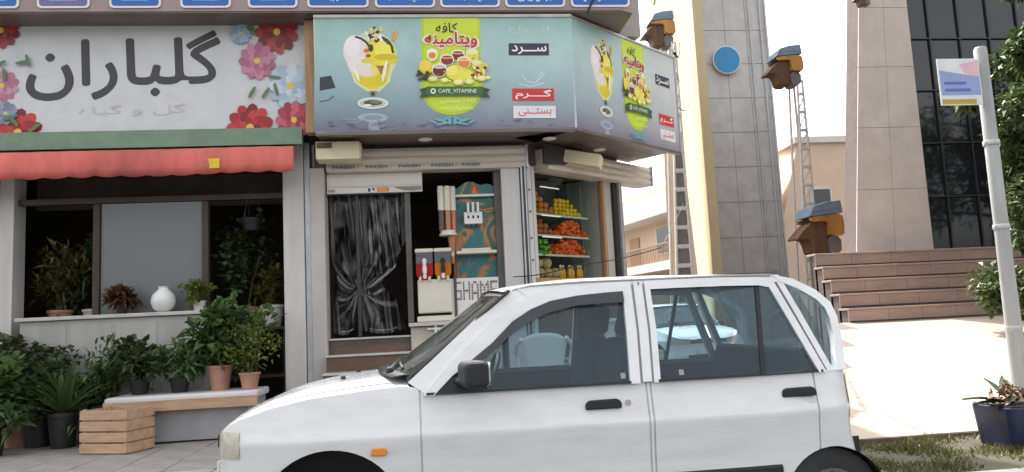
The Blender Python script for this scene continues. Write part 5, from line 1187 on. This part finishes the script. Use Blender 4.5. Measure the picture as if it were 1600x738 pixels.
# navy planter at the right edge, tree behind it
mat('navy_plastic', (.012, .02, .06), .4, .2)
NP = thing('planter_tub', (4.50, 5.62, .09), 'navy blue planter tub with dark pointed leaves at the right edge', 'planter')
MB().prism(rrect(-.22, .22, -.22, .22, .05), lambda u, v, d: (4.50 + u * (1 if d > .2 else .88), 5.62 + v * (1 if d > .2 else .88), d), .091, .40).build('tub', 'navy_plastic', NP, bevel=.01)
BX(4.30, 4.70, 5.42, 5.82, .401, .408).build('soil', 'soil', NP)
lf = MB()
for (a, ln, el) in ((178, .42, .30), (190, .38, .22), (165, .30, .35), (60, .4, .7), (10, .36, .5), (300, .35, .6), (120, .3, .9)):
    d = Vector((math.cos(R(a)) * math.cos(el), math.sin(R(a)) * math.cos(el), math.sin(el))); sd = d.cross(Vector((0, 0, 1))).normalized(); b = Vector((4.45, 5.58, .41)); V = []
    for i in range(7):
        q = i / 6; c = b + d * ln * q - Vector((0, 0, .18 * q * q * ln)); ww = .055 * math.sin(math.pi * (.12 + .88 * q)) ; V += [c - sd * ww + Vector((0, 0, .012)), c, c + sd * ww + Vector((0, 0, .012))]
    lf.add(V, [(3 * i + k, 3 * i + k + 1, 3 * i + k + 4, 3 * i + k + 3) for i in range(6) for k in (0, 1)])
lf.build('foliage', 'leaf_dark', NP, smooth=2)
bm_ = MB(); bush(bm_, (4.42, 5.55, .46), .12, .12, .10, 120, .06, .018, random.Random(5)); bm_.build('dry_leaves', 'leaf_brown', NP)
mat('bark', (.16, .125, .10), .9, .3, 8, .5, streak=True)
def tree(name, x, y, z, h, cr_, label, seed, n, trunk_r=.16, low=.3):
    rnd = random.Random(seed); t = thing(name, (x, y, z), label, 'tree', 'trees')
    tr = MB(); top = Vector((x + .2, y + .1, z + h * .8)); tr.tube([(x, y, z), (x + .03, y, z + h * .2), (x + .08, y + .03, z + h * .45), top], [trunk_r, trunk_r * .8, trunk_r * .6, .04], 10)
    cl = []
    for k in range(44):
        a = rnd.random() * 6.28; el = rnd.uniform(-.3, 1.2); b = Vector((x + .05, y, z + h * rnd.uniform(low, .7))); r_ = cr_ * rnd.uniform(.6, 1.0)
        e = b + Vector((math.cos(a) * math.cos(el), math.sin(a) * math.cos(el), math.sin(el) * .8)) * r_; tr.tube([b, b.lerp(e, .5) + Vector((0, 0, .1)), e], [.05, .03, .012], 6); cl.append((e, rnd.uniform(.35, .65) * cr_ * .5))
        for i in range(3):
            e2 = e + Vector((rnd.uniform(-1, 1), rnd.uniform(-1, 1), rnd.uniform(-.6, .8))) * cr_ * .3; tr.tube([e, e2], [.012, .005], 4); cl.append((e2, rnd.uniform(.25, .45) * cr_ * .5))
    tr.build('trunk', 'bark', t, smooth=True); cm = MB()
    for k in range(n):
        c, r_ = rnd.choice(cl); q = Vector((rnd.gauss(0, 1), rnd.gauss(0, 1), rnd.gauss(0, 1))).normalized() * r_ * rnd.random() ** .4; leaf(cm, c + q, q + Vector((rnd.uniform(-.5, .5), rnd.uniform(-.5, .5), rnd.uniform(-.3, .3))), rnd.uniform(.08, .16), rnd.uniform(.025, .04), rnd.uniform(0, .5), rnd)
    cm.build('crown', 'leaf_tree', t)
tree('street_tree', 9.2, 9.3, .55, 7.4, 1.3, 'dense dark green tree at the right edge beside the pole', 3, 42000, .15, .06)
tree('street_tree', 12.9, 10.4, .8, 6.5, 1.9, 'tree half hidden behind the edge tree beside the steps', 6, 9000, .16, .3)

# ------------------------------------------------------------------ side street: cream tower, grey building, peach houses, masts
mat('cream_paint', (.52, .44, .27), .8, .06, 1.5, .1); mat('peach_paint', (.72, .54, .40), .8, .07, 1.2, .1); mat('grey_clad', (.60, .58, .58), .6, .15, 2, .1); mat('clad_joint', (.52, .50, .50), .8, .1); mat('far_white', (.72, .68, .62), .8, .06); mat('far_glass', (.05, .06, .06), .1, .2); mat('far_brown', (.30, .17, .09), .6, .2); mat('rail_brown', (.38, .24, .16), .6, .1)
TW = thing('tower_house', (8.6, 23, 0), 'tall cream painted building behind the ladder mast', 'building')
MB().prism([(8.45, 22.0), (8.75, 22.0), (12.2, 32), (10.55, 32)], lambda u, v, d: (u, v, d), 0, 15).build('wall', 'cream_paint', TW)
MB().prism([(6.86, 0), (7.85, 0), (7.55, 6), (7.2, 9.7), (7.06, 9.7)], lambda u, v, d: (u + (d - 21.3) * .36, d, v), 21.3, 22.9).build('side_bay', 'peach_paint', TW)
MB().prism([(8.40, 21.95), (8.80, 21.95), (12.3, 32.1), (10.5, 32.1)], lambda u, v, d: (u, v, d), 15.0, 15.3).build('parapet', 'far_white', TW)
GY = thing('grey_building', (11, 26, 0), 'grey panel clad building with the round blue sign', 'building')
MB().prism([(9.9, 25.0), (12.25, 25.0), (17.4, 36), (14.8, 36)], lambda u, v, d: (u, v, d), 0, 16).build('core', 'clad_joint', GY)
for j in range(13):
    for i in range(3):
        BX(9.92 + i * .78, 9.92 + i * .78 + .765, 24.96, 25.0, .05 + j * 1.22, .05 + j * 1.22 + 1.2).build('cladding_panel', 'grey_clad', GY)
for x in (11.6, 12.0, 12.2): MB().tube([(x, 24.9, 1), (x, 24.9, 16)], .035, 6).build('downpipe', 'galvanised', GY)
RS = thing('round_sign', (10.62, 24.8, 9.9), 'round sky blue sign on the grey clad wall', 'sign')
mat('sign_blue', '#2f8fc8', .4, .05)
MB().lathe([(.46, 24.78), (.46, 24.85)], (10.62, 0, 9.9), 28, 'y').build('disc', 'sign_blue', RS); MB().lathe([(.50, 24.80), (.50, 24.86)], (10.62, 0, 9.9), 28, 'y').build('rim', 'plate_white', RS); MB().tube([(10.62, 24.85, 9.9), (10.62, 24.97, 9.9)], .05, 6).build('bracket', 'steel', RS)
# far peach house closing the street on the right
FP = thing('far_house', (19, 36, 0), 'pale peach house far behind the rear of the car', 'building')
MB().prism([(15.6, 0), (22.5, 0), (22.5, 9.2), (18.2, 9.2)], lambda u, v, d: (u, d, v), 35, 44).build('wall', 'peach_paint', FP); BX(18.0, 22.6, 34.8, 44, 9.2, 9.5).build('roof', 'far_white', FP)
for x in (18.6, 20.6):
    w_ = BX(x, x + 1.1, 34.94, 35.0, 5.6, 7.0).build('window', 'far_white', FP); BX(x + .1, x + 1.0, 34.9, 34.94, 5.7, 6.9).build('pane', 'far_glass', w_)
# peach house with the balcony
a10 = R(10); PD = Vector((-math.sin(a10), math.cos(a10), 0)); PNm = Vector((-math.cos(a10), -math.sin(a10), 0)); PP = Vector((13.7, 41.0, 0))
def pe(t, z, d=0.):                                       # t: along the front, away from the camera; d: out towards the street
    q = PP + PD * t + PNm * d; return (q.x, q.y, z)
PH = thing('balcony_house', pe(6, 0), 'peach two storey house with balcony and railing down the side street', 'building')
def pbox(t0, t1, z0, z1, d0, d1): return MB().prism([(t0, z0), (t1, z0), (t1, z1), (t0, z1)], lambda u, v, d: pe(u, v, d), d0, d1)
pbox(-1, 22, 0, 8.0, -7, -1.5).build('wall', 'peach_paint', PH); pbox(-1.3, 22, 6.95, 8.0, -1.5, .1).build('roof_fascia', 'far_white', PH); pbox(-1.3, 22, 8.01, 8.6, -1.6, -.3).build('roof_parapet', 'peach_paint', PH)
pbox(-1, 22, 3.75, 4.25, -1.5, .1).build('balcony_slab', 'far_white', PH); pbox(-1.6, -.9, 0, 8.9, -2, .25).build('end_column', 'peach_paint', PH)
w_ = pbox(1.5, 5.0, 4.9, 6.6, -1.5, -1.42).build('window', 'far_white', PH); pbox(1.7, 3.2, 5.0, 6.5, -1.42, -1.38).build('pane', 'far_glass', w_); pbox(3.35, 4.8, 5.0, 6.5, -1.42, -1.38).build('pane', 'far_glass', w_)
pbox(7.4, 8.8, 4.26, 6.3, -1.5, -1.4).build('door', 'wood_tan', PH); ac = pbox(10.5, 12, 5.3, 6.2, -1.5, -.9).build('air_conditioner', 'far_white', PH, bevel=.03); pbox(10.7, 11.8, 5.4, 6.1, -.9, -.87).build('grille', 'grey_frame', ac)
rl = pbox(-1, 22, 5.22, 5.30, .02, .08).build('railing', 'rail_brown', PH)
rb = MB()
for k in range(110): rb.prism([(-.9 + k * .2, 4.26), (-.86 + k * .2, 4.26), (-.86 + k * .2, 5.22), (-.9 + k * .2, 5.22)], lambda u, v, d: pe(u, v, d), .03, .07)
tag(rb.build('bars', 'rail_brown', rl), kind='stuff')
pbox(-1.0, 22, 0.2, 3.2, -1.2, -1.15).build('ground_floor_shutters', 'far_brown', PH)
# ladder masts carrying hooded orange cabins
mat('mast_pale', (.55, .53, .50), .5, .12, 6); mat('mast_panel', (.16, .15, .15), .6, .2, 5); mat('hood_orange', (.40, .20, .05), .55, .35, 3, streak=True); mat('hood_blue', (.16, .22, .29), .5, .15, 5); mat('hood_brown', (.11, .055, .025), .65, .4, 4, streak=True)
def soft(poly, n=2):                                      # round the corners off an outline
    for _ in range(n):
        q = []
        for a, b in zip(poly, poly[1:] + poly[:1]): q += [(a[0] * .78 + b[0] * .22, a[1] * .78 + b[1] * .22), (a[0] * .22 + b[0] * .78, a[1] * .22 + b[1] * .78)]
        poly = q
    return poly
def hood(x, y, z, s, label, side=-1, lean=0.):
    t = thing('hooded_cabin', (x, y, z), label, 'cabin', 'orange hooded cabins')
    f = lambda u, v, d: (x + side * -u * s, y + d * s, z + v * s)
    cheek = soft([(.0, .81), (.73, .875), (.77, .62), (.76, .39), (.44, .40), (.42, .62), (.37, .72), (.02, .70)], 1)
    for d0, d1 in ((-.32, -.25), (.25, .32)): MB().prism(cheek, f, d0, d1).build('side_cheek', 'hood_orange', t, bevel=.012)
    MB().prism(soft([(-.31, .33), (-.12, .54), (.08, .71), (.24, .76), (.40, .72), (.40, .02), (.08, .02), (.045, .22), (.0, .33), (-.10, .365)], 1), f, -.24, .24).build('hood_shell', 'hood_brown', t, bevel=.012)
    MB().prism(soft([(.405, .02), (.70, .02), (.71, .385), (.405, .395)], 1), f, -.235, .235).build('base', 'mast_panel', t, bevel=.012)
    MB().prism([(.405, .41), (.74, .41), (.72, .86), (.405, .83)], f, -.245, .245).build('back_box', 'hood_orange', t)
    MB().prism([(-.02, .815), (.745, .88), (.71, 1.15), (.38, 1.12), (.10, 1.04)], f, -.34, .34).build('roof', 'hood_blue', t, bevel=.015)
    MB().prism([(.04, .90), (.73, .965), (.73, .98), (.05, .918)], f, -.344, .344).build('roof_lip', 'mast_panel', t)
def mast(x, y, z1, w0, w1, label, panels):
    t = thing('ladder_mast', (x, y, 0), label, 'mast', 'pale ladder masts')
    for dy in (0, .5):
        MB().tube([(x - w0, y + dy, 0), (x - w1, y + dy, z1)], [.045, .03], 6).build('leg', 'mast_pale', t, smooth=True); MB().tube([(x, y + dy, 0), (x, y + dy, z1)], [.045, .03], 6).build('leg', 'mast_pale', t, smooth=True)
    n = int(z1 / .52)
    for k in range(n):
        z = .4 + k * .52; w_ = w0 + (w1 - w0) * z / z1
        if z > z1 - .1: break
        BX(x - w_, x, y - .05, y + .03, z, z + .075).build('rung', 'mast_pale', t)
        if z < panels: BX(x - w_ + .02, x - .02, y + .05, y + .08, z + .09, z + .50).build('panel', 'mast_panel', t)
        elif z + .52 < z1: MB().tube([(x - w_, y, z + .08), (x, y, z + .50)], .018, 5).build('brace', 'mast_pale', t)
mast(7.11, 20.0, 8.75, .54, .10, 'pale ladder mast with dark panels in front of the cream building', 5.9)
hood(6.45, 20.2, 8.62, .88, 'orange hooded cabin with blue grey roof on the ladder mast beside the cafe sign')
mast(10.72, 20.0, 7.6, .5, .14, 'second ladder mast, right of the grey clad building', 0)
hood(9.98, 20.2, 7.45, 1.0, 'orange hooded cabin at the top of the mast right of the grey building')
hood(10.15, 19.6, 2.6, 1.25, 'orange hooded cabin with blue grey roof low above the car roof')
hood(7.95, 12.6, 6.6, .30, 'small orange hood at the top left of the stone pier')
